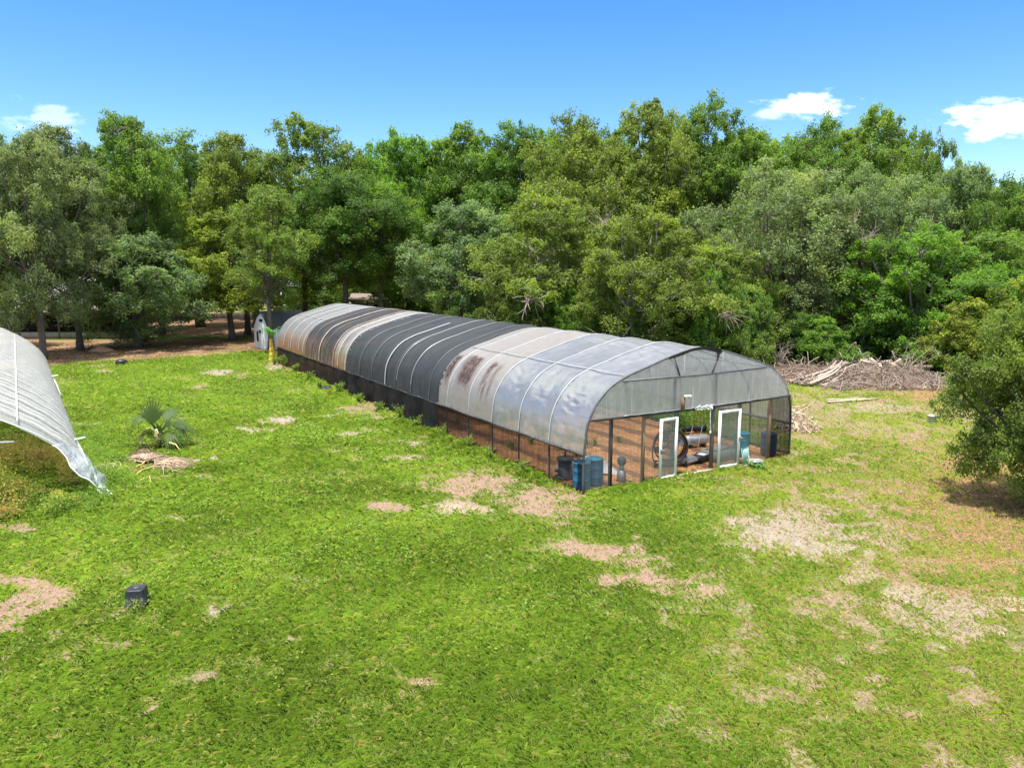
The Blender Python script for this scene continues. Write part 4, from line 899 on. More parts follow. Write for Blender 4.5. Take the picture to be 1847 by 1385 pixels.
# things in front of the end wall
o = thing('folded_rack', 'mint green wire rack leaning beside the right door', 'rack', local(7.02, -.32, .05), GANG+.15)
mb = MB(); mb.tube([(-.2, 0, 0), (-.2, .1, .62), (.2, .1, .62), (.2, 0, 0), (-.2, 0, .0)], .016, 6)
mb.build('frame', 'mint', o); mb = MB()
for k in range(6): xq = -.15+k*.06; mb.box((xq, .05, .31), (.034, .012, .58))
mb.build('slat', 'mint', o)
o = thing('mesh_stool', 'low round metal mesh stool on the grass by the right door', 'stool', local(7.22, -.58, .02), 0)
mb = MB(); mb.lathe([(.02, .235), (.22, .24), (.255, .25), (.26, .235), (.25, .22)], seg=26); mb.build('top', 'galvanised', o, smooth=True)
for k in range(3): t_ = k*2.1+.4; mb = MB(); mb.tube([(.18*math.cos(t_), .18*math.sin(t_), .23), (.24*math.cos(t_), .24*math.sin(t_), 0)], .013, 5); mb.build('leg', 'grey_metal', o)
o = thing('security_camera', 'small white camera on a brown stub post above the doorway', 'camera', local(3.98, -.17, 2.32), GANG)
mb = MB(); mb.box((0, 0, .22), (.11, .09, .46)); mb.build('stub_post', 'brown_wood', o)
mb = MB(); mb.box((.08, -.07, .49), (.18, .08, .075), .2); mb.lathe([(.04, -.03), (.045, .05)], (.2, -.13, .49), 12, axis='Y'); mb.build('body', 'white_frame', o)
mb = MB(); mb.tube([(0, 0, .44), (.04, -.04, .49)], .02, 6); mb.build('bracket', 'dark_post', o)
mb = MB()
for k in range(7):
    a_ = rng.random()*6; c_ = np.array([(k-3)*.11, 0, 0]); tq = np.linspace(0, 7, 22)
    mb.tube(np.stack([c_[0]+.09*np.cos(tq+a_), -.04+.05*np.sin(tq*1.3), .07*np.sin(tq+a_)+.02*np.cos(tq*2)], 1), .009, 4)
tag(mb.build('cord_bundle', 'pvc', loc=local(4.95, -.18, 2.34), rz=GANG), 'tangled white cord tied along the header above the doorway', 'cord')
mb = MB(); z_ = np.linspace(0, -.85, 14); mb.tube(np.stack([.02*np.sin(z_*5), .01*np.cos(z_*4), z_], 1), .013, 5); mb.box((0, 0, .02), (.1, .06, .1)); mb.box((.0, 0, -.86), (.05, .05, .1))
tag(mb.build('pull_cord', 'pvc', loc=local(5.32, -.15, 2.27), rz=GANG), 'pale pull cord hanging down in the open doorway', 'cord')

def leafy(name, label, cat, loc, h_, r_, n, ls, m, group=None, stems=7, stemm='weed_stem', tint0=.4):
    o = thing(name, label, cat, loc, rng.random()*6, group)
    mb = MB(); C, N = [], []
    for k in range(stems):
        a_ = rng.random()*6.28; e = np.array([math.cos(a_)*r_*rng.uniform(.2, 1), math.sin(a_)*r_*rng.uniform(.2, 1), h_*rng.uniform(.6, 1)])
        q_ = bez(np.array([0, 0, 0.]), e*np.array([.35, .35, .7]), e, 8); mb.tube(q_, np.linspace(.014, .005, 8), 4)
        kk = n//stems; f_ = rng.uniform(.15, 1.05, kk); i = np.clip((f_*7).astype(int), 0, 7)
        C.append(q_[i]+rng.normal(size=(kk, 3))*np.array([.16, .16, .09])*max(.5, r_)); N.append(rng.normal(size=(kk, 3))*.6+np.array([0, 0, .9]))
    mb.build('stem', 'brown_twig' if stemm == 'weed_stem' else stemm, o); C = np.concatenate(C); C[:, 2] = np.abs(C[:, 2])
    me = leaves_mesh('foliage', C, np.concatenate(N), ls*rng.uniform(.6, 1.3, len(C)), ls*.55, tint0+.25*rng.normal(size=len(C))); link('foliage', me, m, o); return o
leafy('leafy_plant', 'big-leaved bright green plant growing inside behind the open doorway', 'plant', local(8.0, 4.3, .04), 1.5, .75, 420, .17, 'banana_leaf', tint0=.4)
leafy('leafy_plant', 'small bright weed clump growing under the mesh stool', 'plant', local(7.05, -.85, 0), .34, .38, 240, .07, 'banana_leaf')
WG = 'weeds rooted along the greenhouse side'
for k, (w_, s_, h_) in enumerate([(-.35, 3.2, .45), (-.4, 5.3, .5), (-.3, 7.4, .55), (-.42, 9.6, .6), (-.45, 12.2, .6), (-.38, 14.1, .75), (-.5, 16.5, .5), (-.6, 19.5, .55), (-.6, 22.8, .7), (-.95, 25.2, .6), (-.5, 29.0, .6), (-.4, 33, .65), (-.35, 36.2, 1.0), (-.45, 38.4, .7)]):
    leafy('weed_plant', 'ragged green weed against the foot of the greenhouse side wall', 'weed', local(w_, s_), h_, .42, 260, .075 if k < 6 else .10, 'weed_leaf', WG)
IG = 'seedlings growing in the mulch inside the greenhouse'
for k in range(26):
    w_, s_ = rng.uniform(.7, 6), rng.uniform(3, 12)
    leafy('seedling', 'small green seedling in the orange mulch seen through the greenhouse netting', 'plant', local(w_, s_, .05), rng.uniform(.2, .55), .25, 60, .09, 'weed_leaf', IG, 4)
# crumpled black sheet at the curtain join
mb = MB(); uu = np.linspace(0, 1, 26); U, V = np.meshgrid(uu, uu, indexing='ij'); mb.grid(np.stack([(U-.5)*1.7, (V-.5)*.9, .02+.42*fbm(U*5, V*4, 151)*np.sin(np.pi*U)*np.sin(np.pi*V)], -1))
tag(mb.build('plastic_sheet', 'black_plastic', loc=local(-.75, 24.6, 0), rz=GANG+1.4, smooth=True), 'crumpled black plastic sheet dropped where the side curtains meet', 'plastic sheet')

# ---------------------------------------------------------------- hoop house at the left
HA = np.array([-12.99, 22.64]); HANG = R(33.4)
hh = thing('hoop_house', 'low white plastic hoop house at the left with its near end torn open', 'hoop house', (HA[0], HA[1], 0), HANG)
hp = np.array([(0, 0), (-.22, .75), (-.61, 1.38), (-1.15, 1.92), (-1.78, 2.40), (-2.7, 2.95), (-3.7, 3.25), (-4.7, 3.35)])
hp = np.concatenate([hp, np.stack([-9.4-hp[::-1][1:, 0], hp[::-1][1:, 1]], 1)])
hl = np.concatenate([[0], np.cumsum(np.linalg.norm(np.diff(hp, axis=0), axis=1))])
def hcurve(tt):
    M_ = np.gradient(hp, hl, axis=0); i = np.clip(np.searchsorted(hl, tt, 'right')-1, 0, len(hl)-2); h_ = hl[i+1]-hl[i]; s_ = ((tt-hl[i])/h_)[:, None]; h_ = h_[:, None]
    return (2*s_**3-3*s_**2+1)*hp[i]+(s_**3-2*s_**2+s_)*h_*M_[i]+(-2*s_**3+3*s_**2)*hp[i+1]+(s_**3-s_**2)*h_*M_[i+1]
HL = 38.0
q = hcurve(np.linspace(0, hl[-1], 40))
for k in range(20):
    if k == 0: continue
    mb = MB(); mb.tube(np.stack([q[:, 0], np.full(40, k*2.0), q[:, 1]], 1), .03, 6); mb.build('hoop', 'pvc', hh, smooth=True)
t0, t1 = .42, hl[-1]-.4
tt = np.linspace(t0, t1, 90); uu = np.linspace(0, 1, 300)
Pq = hcurve(tt); Nq = -normals(Pq)
front = .55-.75*np.clip((tt-1.6)/3, 0, 1)*np.clip((7-tt)/3, 0, 1)       # ragged near hem
S_ = front[None, :]+(HL-front[None, :])*(uu[:, None]**1.25); T_ = np.repeat(tt[None, :], 300, 0)
ub = (S_ % 2.0)/2.0
off = .04-.05*np.sin(np.pi*ub)+.018*np.sin(S_*9.5+2.5*fbm(S_, T_, 161))*np.clip(1.6-(T_-t0)/2.2, .15, 1)+.04*(fbm(S_*1.6, T_*1.2, 162)-.5)-.10*np.exp(-(S_-front[None, :])/.5)
mb = MB(); mb.grid(np.stack([Pq[None, :, 0]+Nq[None, :, 0]*off, S_, Pq[None, :, 1]+Nq[None, :, 1]*off], -1))
z0 = np.zeros(S_.size); mb.build('plastic_cover', 'poly_white', hh, smooth=True, attrs={'scuff': ('POINT', z0), 'rust': ('POINT', z0)})
mb = MB(); mb.tube(np.stack([Pq[:, 0], front-.01, Pq[:, 1]-.05], 1), .022, 5); mb.build('front_hem', 'pvc', hh, smooth=True)
for s_ in np.arange(1.2, 37.5, .98):
    tq = np.linspace(t0+.05, t1*.55, 50); Pb = hcurve(tq); Nb = -normals(Pb)
    lift = .075+.012*np.sin(tq*7+s_); mb = MB()
    mb.grid(np.stack([np.stack([Pb[:, 0]+Nb[:, 0]*lift, np.full(50, s_+d_)+.05*np.sin(tq*1.7+s_*3), Pb[:, 1]+Nb[:, 1]*lift], 1) for d_ in (-.035, .035)])); mb.build('strap', 'white_frame', hh, smooth=True)
mb = MB(); c = hcurve(np.array([3.2]))[0]; mb.box((c[0], 19, c[1]+.07), (.04, 37, .03)); mb.build('ridge_strap', 'pvc', hh)
# torn flap twisting down to the grass at the near right foot
f0 = np.array([[-1.05, .25, 1.72], [-.78, .1, 1.32], [-.5, -.02, .92], [-.22, -.06, .55], [.0, -.12, .26], [.30, -.28, .04]]); f1 = np.array([[-.40, 1.1, 1.42], [-.16, .75, 1.12], [.10, .45, .86], [.26, .28, .58], [.22, .1, .26], [.36, -.22, .03]])
def dens(p, n=40):
    tq = np.linspace(0, len(p)-1, n); return np.stack([np.interp(tq, np.arange(len(p)), p[:, i]) for i in range(3)], 1)
fa, fb = dens(f0), dens(f1); vv = np.linspace(0, 1, 14)
g = fa[:, None]*(1-vv[None, :, None])+fb[:, None]*vv[None, :, None]
g = g+np.stack([.10*np.sin(vv[None, :]*6+np.arange(40)[:, None]*.3)*np.ones((40, 14)), .08*np.sin(vv[None, :]*9+np.arange(40)[:, None]*.2), .12*np.sin(np.pi*vv)[None, :]*np.ones((40, 1))+.03*np.sin(np.arange(40)[:, None]*.9+vv*5)], -1)*.7
z1 = np.zeros(40*14); mb = MB(); mb.grid(g); mb.build('torn_flap', 'poly_clear', hh, smooth=True, attrs={'scuff': ('POINT', z1), 'rust': ('POINT', z1)})
mb = MB(); mb.tube(g[:, 0], .018, 5); mb.build('flap_edge', 'pvc', hh)
mb = MB(); mb.tube([(-4.5, .1, 2.18), (-2.0, .12, 1.98)], .03, 6); mb.build('loose_pipe', 'pvc', hh)
for s_, l_ in ((3.4, 1.25), (22, 1.2)):
    c = hcurve(np.array([1.2]))[0]; mb = MB(); mb.tube([(c[0]+.14, s_-.2, c[1]+.15), (c[0]+.12, s_, c[1]+.12), (c[0]+.3, s_-.3*l_, c[1]-.35), (c[0]+.42, s_-.8*l_, c[1]-.85)], .03, 6); mb.tube([(c[0]+.1, s_-.1, c[1]+.1), (c[0]+.42, s_-.15, c[1]+.16)], .03, 6); mb.build('bent_pipe', 'pvc', hh)
# scrub filling the open end, and beside the hoop house
def scrub(name, fn, n, ls, m, label, tint0=.45):
    C = fn(n); N = rng.normal(size=C.shape)*.8+np.array([0, 0, .5])
    me = leaves_mesh(name, C, N, ls*rng.uniform(.6, 1.4, len(C)), ls*.5, tint0+.22*rng.normal(size=len(C))+.4*(fbm(C[:, 0]*1.5, C[:, 1]*1.5+C[:, 2], 171)-.5))
    return tag(link(name, me, m), label, name.replace('_', ' '), kind='stuff')
def hloc(a_, b_): return HA[None, :]+np.outer(a_, [math.cos(HANG), math.sin(HANG)])+np.outer(b_, [-math.sin(HANG), math.cos(HANG)])
def clumps(name, m, label, nc, a_fn, b_fn, h_fn, nl, ls, t_fn):
    C, N, T = [], [], []; mbs = MB()
    for k in range(nc):
        a_, b_ = a_fn(rng.random()), b_fn(rng.random()); p = hloc(np.array([a_]), np.array([b_]))[0]; h_ = max(.15, h_fn(a_, b_)*rng.uniform(.55, 1.1)); w_ = rng.uniform(.22, .5)*(.6+.5*h_); tt_ = t_fn(p)
        kk = int(nl*rng.uniform(.6, 1.3)); q = rng.normal(size=(kk, 3)); q /= np.linalg.norm(q, axis=1, keepdims=True); q *= rng.random((kk, 1))**.4
        C.append(np.stack([p[0]+q[:, 0]*w_, p[1]+q[:, 1]*w_, h_*(.52+.48*q[:, 2])+.02], 1)); N.append(q*.6+np.array([0, 0, .6])+rng.normal(size=(kk, 3))*.6); T.append(tt_+rng.normal(size=kk)*.12)
    C = np.concatenate(C); me = leaves_mesh(name, C, np.concatenate(N), ls*rng.uniform(.55, 1.4, len(C)), ls*.5, np.concatenate(T))
    return tag(link(name, me, m), label, name.replace('_', ' '), kind='stuff')
HB = lambda a_: np.clip(-a_*.9+.3, .1, 1)
clumps('brown_scrub', 'scrub_leaf', 'dry brown scrub filling the open end of the hoop house', 330, lambda u_: -u_*8.8-.15, lambda u_: u_**1.5*9-1.2, lambda a_, b_: (1.0+.7*math.sin(a_*2+b_))*HB(a_)*min(1, max(.25, (b_+1.6)*.8)), 95, .085, lambda p: .1+1.1*float(fbm(p[:1]*.9, p[1:2]*.9, 171)[0]))
clumps('green_scrub', 'weed_leaf', 'green bushy weeds in front of the open end of the hoop house', 120, lambda u_: -u_*7.2+.3, lambda u_: u_*1.9-1.8, lambda a_, b_: .55+.25*math.sin(a_*3), 85, .07, lambda p: .02+.5*float(fbm(p[:1]*1.3, p[1:2]*1.3, 172)[0]))
clumps('tall_weeds', 'weed_leaf', 'tall loose weeds growing along the near side of the hoop house', 150, lambda u_: u_**1.4*1.4+.05, lambda u_: u_*12+.2, lambda a_, b_: (.95+.4*math.sin(b_*1.7))*max(.2, 1.1-a_*.7)*max(.2, 1.3-b_/11), 75, .07, lambda p: .02+.75*float(fbm(p[:1]*1.3, p[1:2]*1.3, 173)[0]))

# ---------------------------------------------------------------- palm and dead fronds
def fan_leaf(mb, tip0, dirv, upv, size, spread=1.9, nseg=26, droop=.25, fold=.15):
    """costapalmate leaf: segments radiating from tip0 in the plane of dirv and side"""
    dirv = np.array(dirv, float); dirv /= np.linalg.norm(dirv); upv = np.array(upv, float); side = np.cross(dirv, upv); side /= np.linalg.norm(side); nrm = np.cross(side, dirv)
    for k in range(nseg):
        a_ = (k/(nseg-1)-.5)*spread; d_ = dirv*math.cos(a_)+side*math.sin(a_)+nrm*(-fold*abs(math.sin(a_))); d_ /= np.linalg.norm(d_)
        L_ = size*(1-.28*abs(k/(nseg-1)-.5)*2)*rng.uniform(.78, 1.08); droop_ = droop*rng.uniform(.5, 2.2)+.06*rng.random(); a_ += rng.normal()*.02; s2 = np.cross(d_, nrm); w_ = size*spread/nseg*.30
        pts = [tip0+d_*L_*f_+np.array([0, 0, -droop_*L_*max(0, f_-.4)**2*2]) for f_ in (0.02, .3, .55, .8, 1.0)]; ww = (.012, w_*.75, w_*.8, w_*.45, .003)
        pts = [np.array([p_[0], p_[1], max(p_[2], .03+.04*rng.random())]) for p_ in pts]
        g_ = np.array([[p-s2*w2, p+nrm*w2*.5, p+s2*w2] for p, w2 in zip(pts, ww)]); mb.grid(g_)
pg = G(287, 806)
PALMG = (pg[0], pg[1]); palm = thing('fan_palm', 'young green fan palm standing alone in the lawn', 'palm', (pg[0], pg[1], 0))
mb = MB(); mb.tube([(0, 0, -.1), (0, 0, .35), (.02, 0, .75)], [.22, .17, .11], 10); mb.build('trunk', 'straw', palm)
for i, (tp, dv, upv, sz, spd, dr, ns) in enumerate([((-.12, -.1, .95), (-.12, .1, 1), (.1, -1, .2), 1.35, 1.55, .12, 15), ((-.42, -.1, 1.15), (-1, -.15, .15), (0, -.5, 1), .95, 1.5, 1.1, 13), ((.30, -.15, .85), (.62, -.2, .62), (-.5, -.8, .4), 1.1, 1.3, .6, 13), ((.62, -.05, .95), (1, .0, .2), (-.2, -.8, .6), .95, 1.7, .7, 14),
                                           ((.15, -.25, .6), (.25, -.5, .8), (-.3, -.8, .4), 1.1, 1.3, .3, 14), ((.45, -.3, .6), (.8, -.4, -.05), (0, -.4, 1), 1.0, 1.5, .6, 14), ((.1, .4, 1.0), (.25, .7, .7), (0, -.8, .8), 1.2, 1.7, .4, 15), ((.7, .2, .7), (.95, .3, .05), (0, -.4, 1), .95, 1.8, .6, 15), ((-.1, -.25, .45), (-.2, -.6, .7), (0, -.9, .3), .9, 1.2, .2, 12)]):
    mb = MB(); tp = np.array(tp); mb.tube(bez(np.array([.0, 0, .5]), tp*np.array([.4, .4, .9]), tp, 6), np.linspace(.04, .02, 6), 5); fan_leaf(mb, tp, dv, upv, sz, spd, ns, dr, .1); mb.build('frond', 'palm_leaf', palm)
leafy('weed_plant', 'tangle of green weeds round the foot of the fan palm', 'weed', (pg[0]+.25, pg[1]-.25, 0), .75, .75, 620, .085, 'weed_leaf', None, 14)
leafy('weed_plant', 'low weeds on the right side of the fan palm foot', 'weed', (pg[0]+1.0, pg[1]-.15, 0), .5, .6, 380, .085, 'weed_leaf', None, 10)
mb = MB(); tp = np.array([-.35, -.25, .75]); mb.tube(bez(np.array([0, 0, .5]), np.array([-.25, -.15, .95]), tp, 6), np.linspace(.035, .018, 6), 5); fan_leaf(mb, tp, (-.5, -.4, -.75), (-.6, .3, .5), .75, .9, 13, .5, .1); o = mb.build('frond', 'straw', palm); o['label'] = 'withered brown frond hanging down'
q = [('dead_frond', 'pale dried palm frond lying in front of the fan palm', (285, 846), .95, .3), ('dead_frond', 'second dried palm frond bunched on the pale one below the palm', (265, 836), .75, 1.9), ('dead_frond', 'thin dried frond lying alone left of the palm', (203, 848), .62, -1.4)]
for nm, lab, px, sz, a_ in q:
    p = G(*px); mb = MB(); r_ = np.random.default_rng(int(px[0]))
    for k in range(int(150*sz)):
        th_ = a_+r_.normal()*.55; l_ = sz*1.25*r_.uniform(.5, 1.05); d_ = np.array([math.cos(th_), math.sin(th_), 0]); h_ = r_.uniform(.03, .30)
        b0 = np.array([r_.normal()*.06, r_.normal()*.06, h_*.6]); pts_ = bez(b0, b0+d_*l_*.55+np.array([r_.normal()*.1, r_.normal()*.1, h_*.8]), b0+d_*l_+np.array([r_.normal()*.15, r_.normal()*.15, -h_*.5+.03]), 6); pts_[:, 2] = np.maximum(pts_[:, 2], .02)
        mb.tube(pts_, np.array([.010, .016, .018, .015, .010, .004]), 3, False)
    o = thing(nm, lab, 'palm frond', (p[0], p[1], .04)); mb.build('blade', 'straw', o); mb = MB(); mb.tube([(0, 0, .1), (-.3*math.cos(a_)-.05, -.45, .06), (-.2*math.cos(a_)-.1, -1.0*sz, .04)], .018, 5); mb.build('leaf_stalk', 'yellow_stick', o)
p = G(250, 872); mb = MB(); mb.tube([(.1, .55, .1), (-.05, .1, .06), (-.2, -.5, .05)], .02, 5); mb.tube([(.1, .55, .1), (.35, .1, .06), (.6, -.35, .05)], .02, 5); mb.tube([(.05, -.6, .05), (.4, -.5, .06), (.8, -.38, .05)], .014, 5)
tag(mb.build('loose_stalks', 'yellow_stick', loc=(p[0], p[1], 0)), 'bare yellow palm stalks scattered below the dried fronds', 'palm stalks')
p = G(316, 818); mb = MB(); mb.tube([(-.25, .1, .42), (.05, 0, .36), (.25, -.1, .12)], .026, 6); tag(mb.build('yellow_stalk', 'yellow_stick', loc=(p[0], p[1], 0)), 'single yellow leaf stalk bent beside the palm', 'palm stalk')
def mound(name, label, cat, px, rx, ry, h_, m, n=10, stickm=None, seed=0, kind=None):
    p = G(*px); uu = np.linspace(-1, 1, 26); U, V = np.meshgrid(uu, uu, indexing='ij'); rr = np.clip(1-(U**2+V**2), 0, 1)**.8
    Z_ = h_*rr*(.55+.9*fbm(U*3+seed, V*3, 191))-.03; mb = MB(); mb.grid(np.stack([U*rx, V*ry, Z_], -1))
    return tag(mb.build(name, m, loc=(p[0], p[1], 0), smooth=True), label, cat, kind=kind)
mound('leaf_mound', 'low mound of raked orange leaves in the shaded yard', 'leaf mound', (183, 633), 1.1, .8, .42, 'litter_heap', seed=8)
p = G(219, 658); mb = MB(); mb.lathe([(.25, 0), (.42, .12), (.36, .34), (.15, .45), (.02, .46)], seg=9); tag(mb.build('dark_rock', 'black_plastic', loc=(p[0], p[1], 0)), 'dark lump lying where the lawn meets the shade', 'rock')

# ---------------------------------------------------------------- debris piles
def twigs(mb, n, rx, ry, h_, l0, l1, rad, curl=.35, seed=0, flat=.5):
    r_ = np.random.default_rng(seed)
    for i in range(n):
        a_, b_ = r_.uniform(-1, 1), r_.uniform(-1, 1); e = max(0, 1-a_*a_-b_*b_)
        c = np.array([a_*rx, b_*ry, r_.random()*h_*(e**.7)*(.6+.8*vnoise(a_*3+seed, b_*3)) ]); d = r_.normal(size=3); d[2] *= flat; d /= np.linalg.norm(d); L_ = r_.uniform(l0, l1)
        p0, p1 = c-d*L_*.5, c+d*L_*.5; md = (p0+p1)/2+r_.normal(size=3)*L_*curl*.5; pts = bez(p0, md, p1, 5); pts[:, 2] = np.abs(pts[:, 2])+.02
        mb.tube(pts, np.linspace(rad*r_.uniform(.7, 1.4), rad*.4, 5), 4, False)
def pile(name, label, cat, px, parts, rz=0):
    p = G(*px); o = thing(name, label, cat, (p[0], p[1], 0), rz)
    for nm, m_, kw in parts:
        if nm == 'core':
            uu = np.linspace(-1, 1, 30); U, V = np.meshgrid(uu, uu, indexing='ij'); rr = np.clip(1-(U**2+V**2), 0, 1)**.7
            mb = MB(); mb.grid(np.stack([U*kw[0], V*kw[1], kw[2]*rr*(.5+1.0*fbm(U*4+kw[0], V*4, 201))-.03], -1)); mb.build('heap', m_, o, smooth=False)
        else:
            mb = MB(); twigs(mb, **kw); mb.build(nm, m_, o)
    return o
pile('soil_mound', 'small mound of brown roots and soil at the left of the palm foot', 'mound', (260, 828), [('core', 'brown_twig', (.42, .4, .36)), ('roots', 'brown_twig', dict(n=110, rx=.5, ry=.45, h_=.5, l0=.15, l1=.5, rad=.014, seed=21))])
pile('brush_pile', 'long low heap of brown brush at the left end of the debris', 'brush pile', (1452, 680), [('core', 'brown_twig', (4.2, 3.0, .45)), ('branches', 'brown_twig', dict(n=800, rx=4.4, ry=3.4, h_=.8, l0=.5, l1=1.6, rad=.020, seed=1)), ('pale_branches', 'dead_twig', dict(n=260, rx=4.3, ry=3.3, h_=1.0, l0=.6, l1=1.9, rad=.024, seed=2))], .1)
pile('brush_pile', 'mounded heap of grey curly branches at the right of the debris', 'brush pile', (1585, 690), [('core', 'brown_twig', (3.9, 2.8, .55)), ('branches', 'dead_twig', dict(n=950, rx=4.1, ry=3.0, h_=1.0, l0=.5, l1=1.7, rad=.021, curl=.8, seed=3)), ('brown_branches', 'brown_twig', dict(n=520, rx=4.0, ry=3.0, h_=1.2, l0=.5, l1=1.5, rad=.022, seed=4))])
pile('brush_pile', 'thin scatter of twigs and wood chips at the far right of the debris', 'brush pile', (1672, 698), [('core', 'straw', (1.8, .9, .22)), ('branches', 'dead_twig', dict(n=120, rx=2.4, ry=1.4, h_=.6, l0=.6, l1=2.0, rad=.022, seed=5))])
p = G(1512, 692); o = thing('trunk_bundle', 'bundle of bleached bare poles lying along the front of the debris', 'poles', (p[0], p[1], 0), .22)
for k in range(11):
    r0 = rng.uniform(.04, .085); y0 = rng.normal()*.55; zz_ = .25+rng.random()*.55; mb = MB(); mb.tube(bez(np.array([-2.0+rng.normal()*.7, y0-.3, zz_*.35]), np.array([0, y0+rng.normal()*.2, zz_+.1]), np.array([1.5+rng.normal()*.8, y0+.7+rng.normal()*.4, zz_+.55]), 7), np.linspace(r0*1.2, r0*.6, 7), 7)
    mb.build('pole', 'bleached', o)
mb = MB(); twigs(mb, 60, .5, .4, .7, .3, .8, .035, .9, 6); ob = mb.build('root_end', 'bleached', o); ob.location = (-2.5, -.2, .1)
p = G(1592, 676); o = thing('trunk_bundle', 'pale split logs lying on top of the grey branch heap', 'logs', (p[0], p[1], .5), -.1)
for k in range(9):
    mb = MB(); c_ = np.array([rng.normal()*1.3, rng.normal()*.7, .1+rng.random()*.35]); d_ = np.array([rng.normal(), rng.normal()*.5, rng.normal()*.2]); d_ /= np.linalg.norm(d_); mb.tube([c_-d_*.55, c_, c_+d_*.55], [.10, .11, .09], 8); mb.build('log', 'bleached' if k % 3 else 'straw', o)
pile('uprooted_bush', 'uprooted bush of curling grey branches on top of the debris', 'dead bush', (1535, 672), [('branches', 'dead_twig', dict(n=70, rx=1.3, ry=.7, h_=1.5, l0=1.0, l1=2.4, rad=.035, curl=1.3, seed=7, flat=1.2))])
def dead_bush(px, label, hgt, wid, seed):
    p = G(*px); r_ = np.random.default_rng(seed); o = thing('dead_bush', label, 'dead bush', (p[0], p[1], 0)); mb = MB()
    for k in range(9):
        e = np.array([r_.normal()*wid*.45, r_.normal()*wid*.3, hgt*r_.uniform(.6, 1)]); st = bez(np.zeros(3), e*np.array([.2, .2, .6])+r_.normal(size=3)*.15, e, 8); mb.tube(st, np.linspace(.045, .015, 8), 5)
        for j in range(9):
            b0 = st[r_.integers(3, 8)]; e2 = b0+r_.normal(size=3)*.42+np.array([0, 0, .22]); mb.tube(bez(b0, (b0+e2)/2+r_.normal(size=3)*.12, e2, 4), np.linspace(.018, .006, 4), 3, False)
    mb.build('branches', 'dead_twig', o); return o
dead_bush((1628, 690), 'upright dead grey bush standing behind the right of the debris', 2.0, 1.6, 3); dead_bush((1480, 664), 'spindly dead stems standing behind the middle of the debris', 2.0, 1.4, 5); dead_bush((1405, 668), 'spindly dead stems standing behind the brown brush heap', 1.9, 1.6, 9)
pile('brush_pile', 'heap of pale dry fronds against the right corner of the greenhouse', 'frond heap', (1437, 775), [('core', 'straw', (.62, .55, .6)), ('fronds', 'pale_wood', dict(n=90, rx=.6, ry=.5, h_=1.0, l0=.3, l1=.8, rad=.026, curl=.9, seed=11)), ('brown_fronds', 'straw', dict(n=110, rx=.75, ry=.6, h_=1.1, l0=.3, l1=1.0, rad=.024, seed=12))])
for lab, x0, y0, x1, y1, wd in [('pale plank lying in the grass in front of the debris, nearer of two', 1493, 727, 1582, 721, .16), ('pale plank lying in the grass in front of the debris, farther of two', 1491, 723, 1560, 721, .14)]:
    a_, b_ = G(x0, y0), G(x1, y1); L_ = np.linalg.norm(b_-a_); mb = MB(); mb.box((0, 0, .07), (L_, wd, .05)); c_ = (a_+b_)/2; tag(mb.build('plank', 'pale_wood', loc=(c_[0], c_[1], 0), rz=math.atan2(b_[1]-a_[1], b_[0]-a_[0])), lab, 'plank')

# bucket and pot on the grass
p = G(1680, 763); o = thing('metal_bucket', 'galvanised bucket standing in the grass at the right', 'bucket', (p[0], p[1], 0))
mb = MB(); mb.lathe([(.155, 0), (.16, .02), (.20, .34), (.212, .345), (.212, .365), (.195, .36), (.155, .05), (.02, .045)], seg=26); mb.build('body', 'galvanised', o, smooth=True)
mb = MB(); a = np.linspace(0, math.pi, 16); mb.tube(np.stack([.21*np.cos(a), .12*np.sin(a), .34-.10*np.sin(a)], 1), .008, 4); mb.build('handle', 'grey_metal', o)
p = G(248, 1090); o = thing('upturned_pot', 'black square plastic pot standing upside down in the grass', 'pot', (p[0], p[1], 0), .12)
def rsq(h_, k=24): 
    a = np.linspace(0, 2*math.pi, k*4, endpoint=False); n_ = 5.0
    return np.stack([h_*np.sign(np.cos(a))*np.abs(np.cos(a))**(2/n_), h_*np.sign(np.sin(a))*np.abs(np.sin(a))**(2/n_)], 1)
rings = [(.215, 0), (.215, .05), (.205, .052), (.185, .35), (.178, .375), (.160, .388), (.14, .386), (.13, .376), (.02, .376)]
P_ = np.array([[(*q_, z_) for q_ in rsq(h_)] for h_, z_ in rings]); P_ = np.concatenate([P_, P_[:, :1]], 1); mb = MB(); mb.grid(P_); mb.build('body', 'black_plastic', o, smooth=True)
mb = MB(); mb.lathe([(.02, .378), (.055, .379), (.05, .384), (.02, .385)], seg=14); mb.build('drain_plate', 'grey_plastic', o)
leafy('weed_plant', 'leafy weed growing against the black upturned pot', 'weed', (p[0]+.1, p[1]-.32, 0), .26, .34, 190, .055, 'weed_leaf', None, 7)
# squat yellow-stemmed plant behind the greenhouse
p = G(491, 652); o = thing('banana_plant', 'squat plant with swollen yellow stem beside the far end of the greenhouse', 'plant', (p[0], p[1], 0))
mb = MB(); z_ = np.linspace(0, 1.75, 16); mb.tube(np.stack([.03*np.sin(z_*3), 0*z_, z_], 1), .27-.16*z_/1.75+.025*np.sin(z_*15), 12); mb.build('trunk', 'yellow_stem', o, smooth=True)
for k in range(9):
    a_ = k*.7+.2; mb = MB(); e = np.array([math.cos(a_)*.75, math.sin(a_)*.7, 2.65-.25*(k % 3)]); q_ = bez(np.array([0, 0, 1.6]), np.array([e[0]*.4, e[1]*.4, 2.7]), e, 9); ww = np.array([.02, .05, .1, .15, .17, .16, .12, .07, .01]); sd = np.array([-math.sin(a_), math.cos(a_), 0])
    mb.grid(np.stack([q_-sd*ww[:, None], q_+np.array([0, 0, .03]), q_+sd*ww[:, None]], 1)); mb.build('leaf', 'banana_leaf', o, smooth=True)

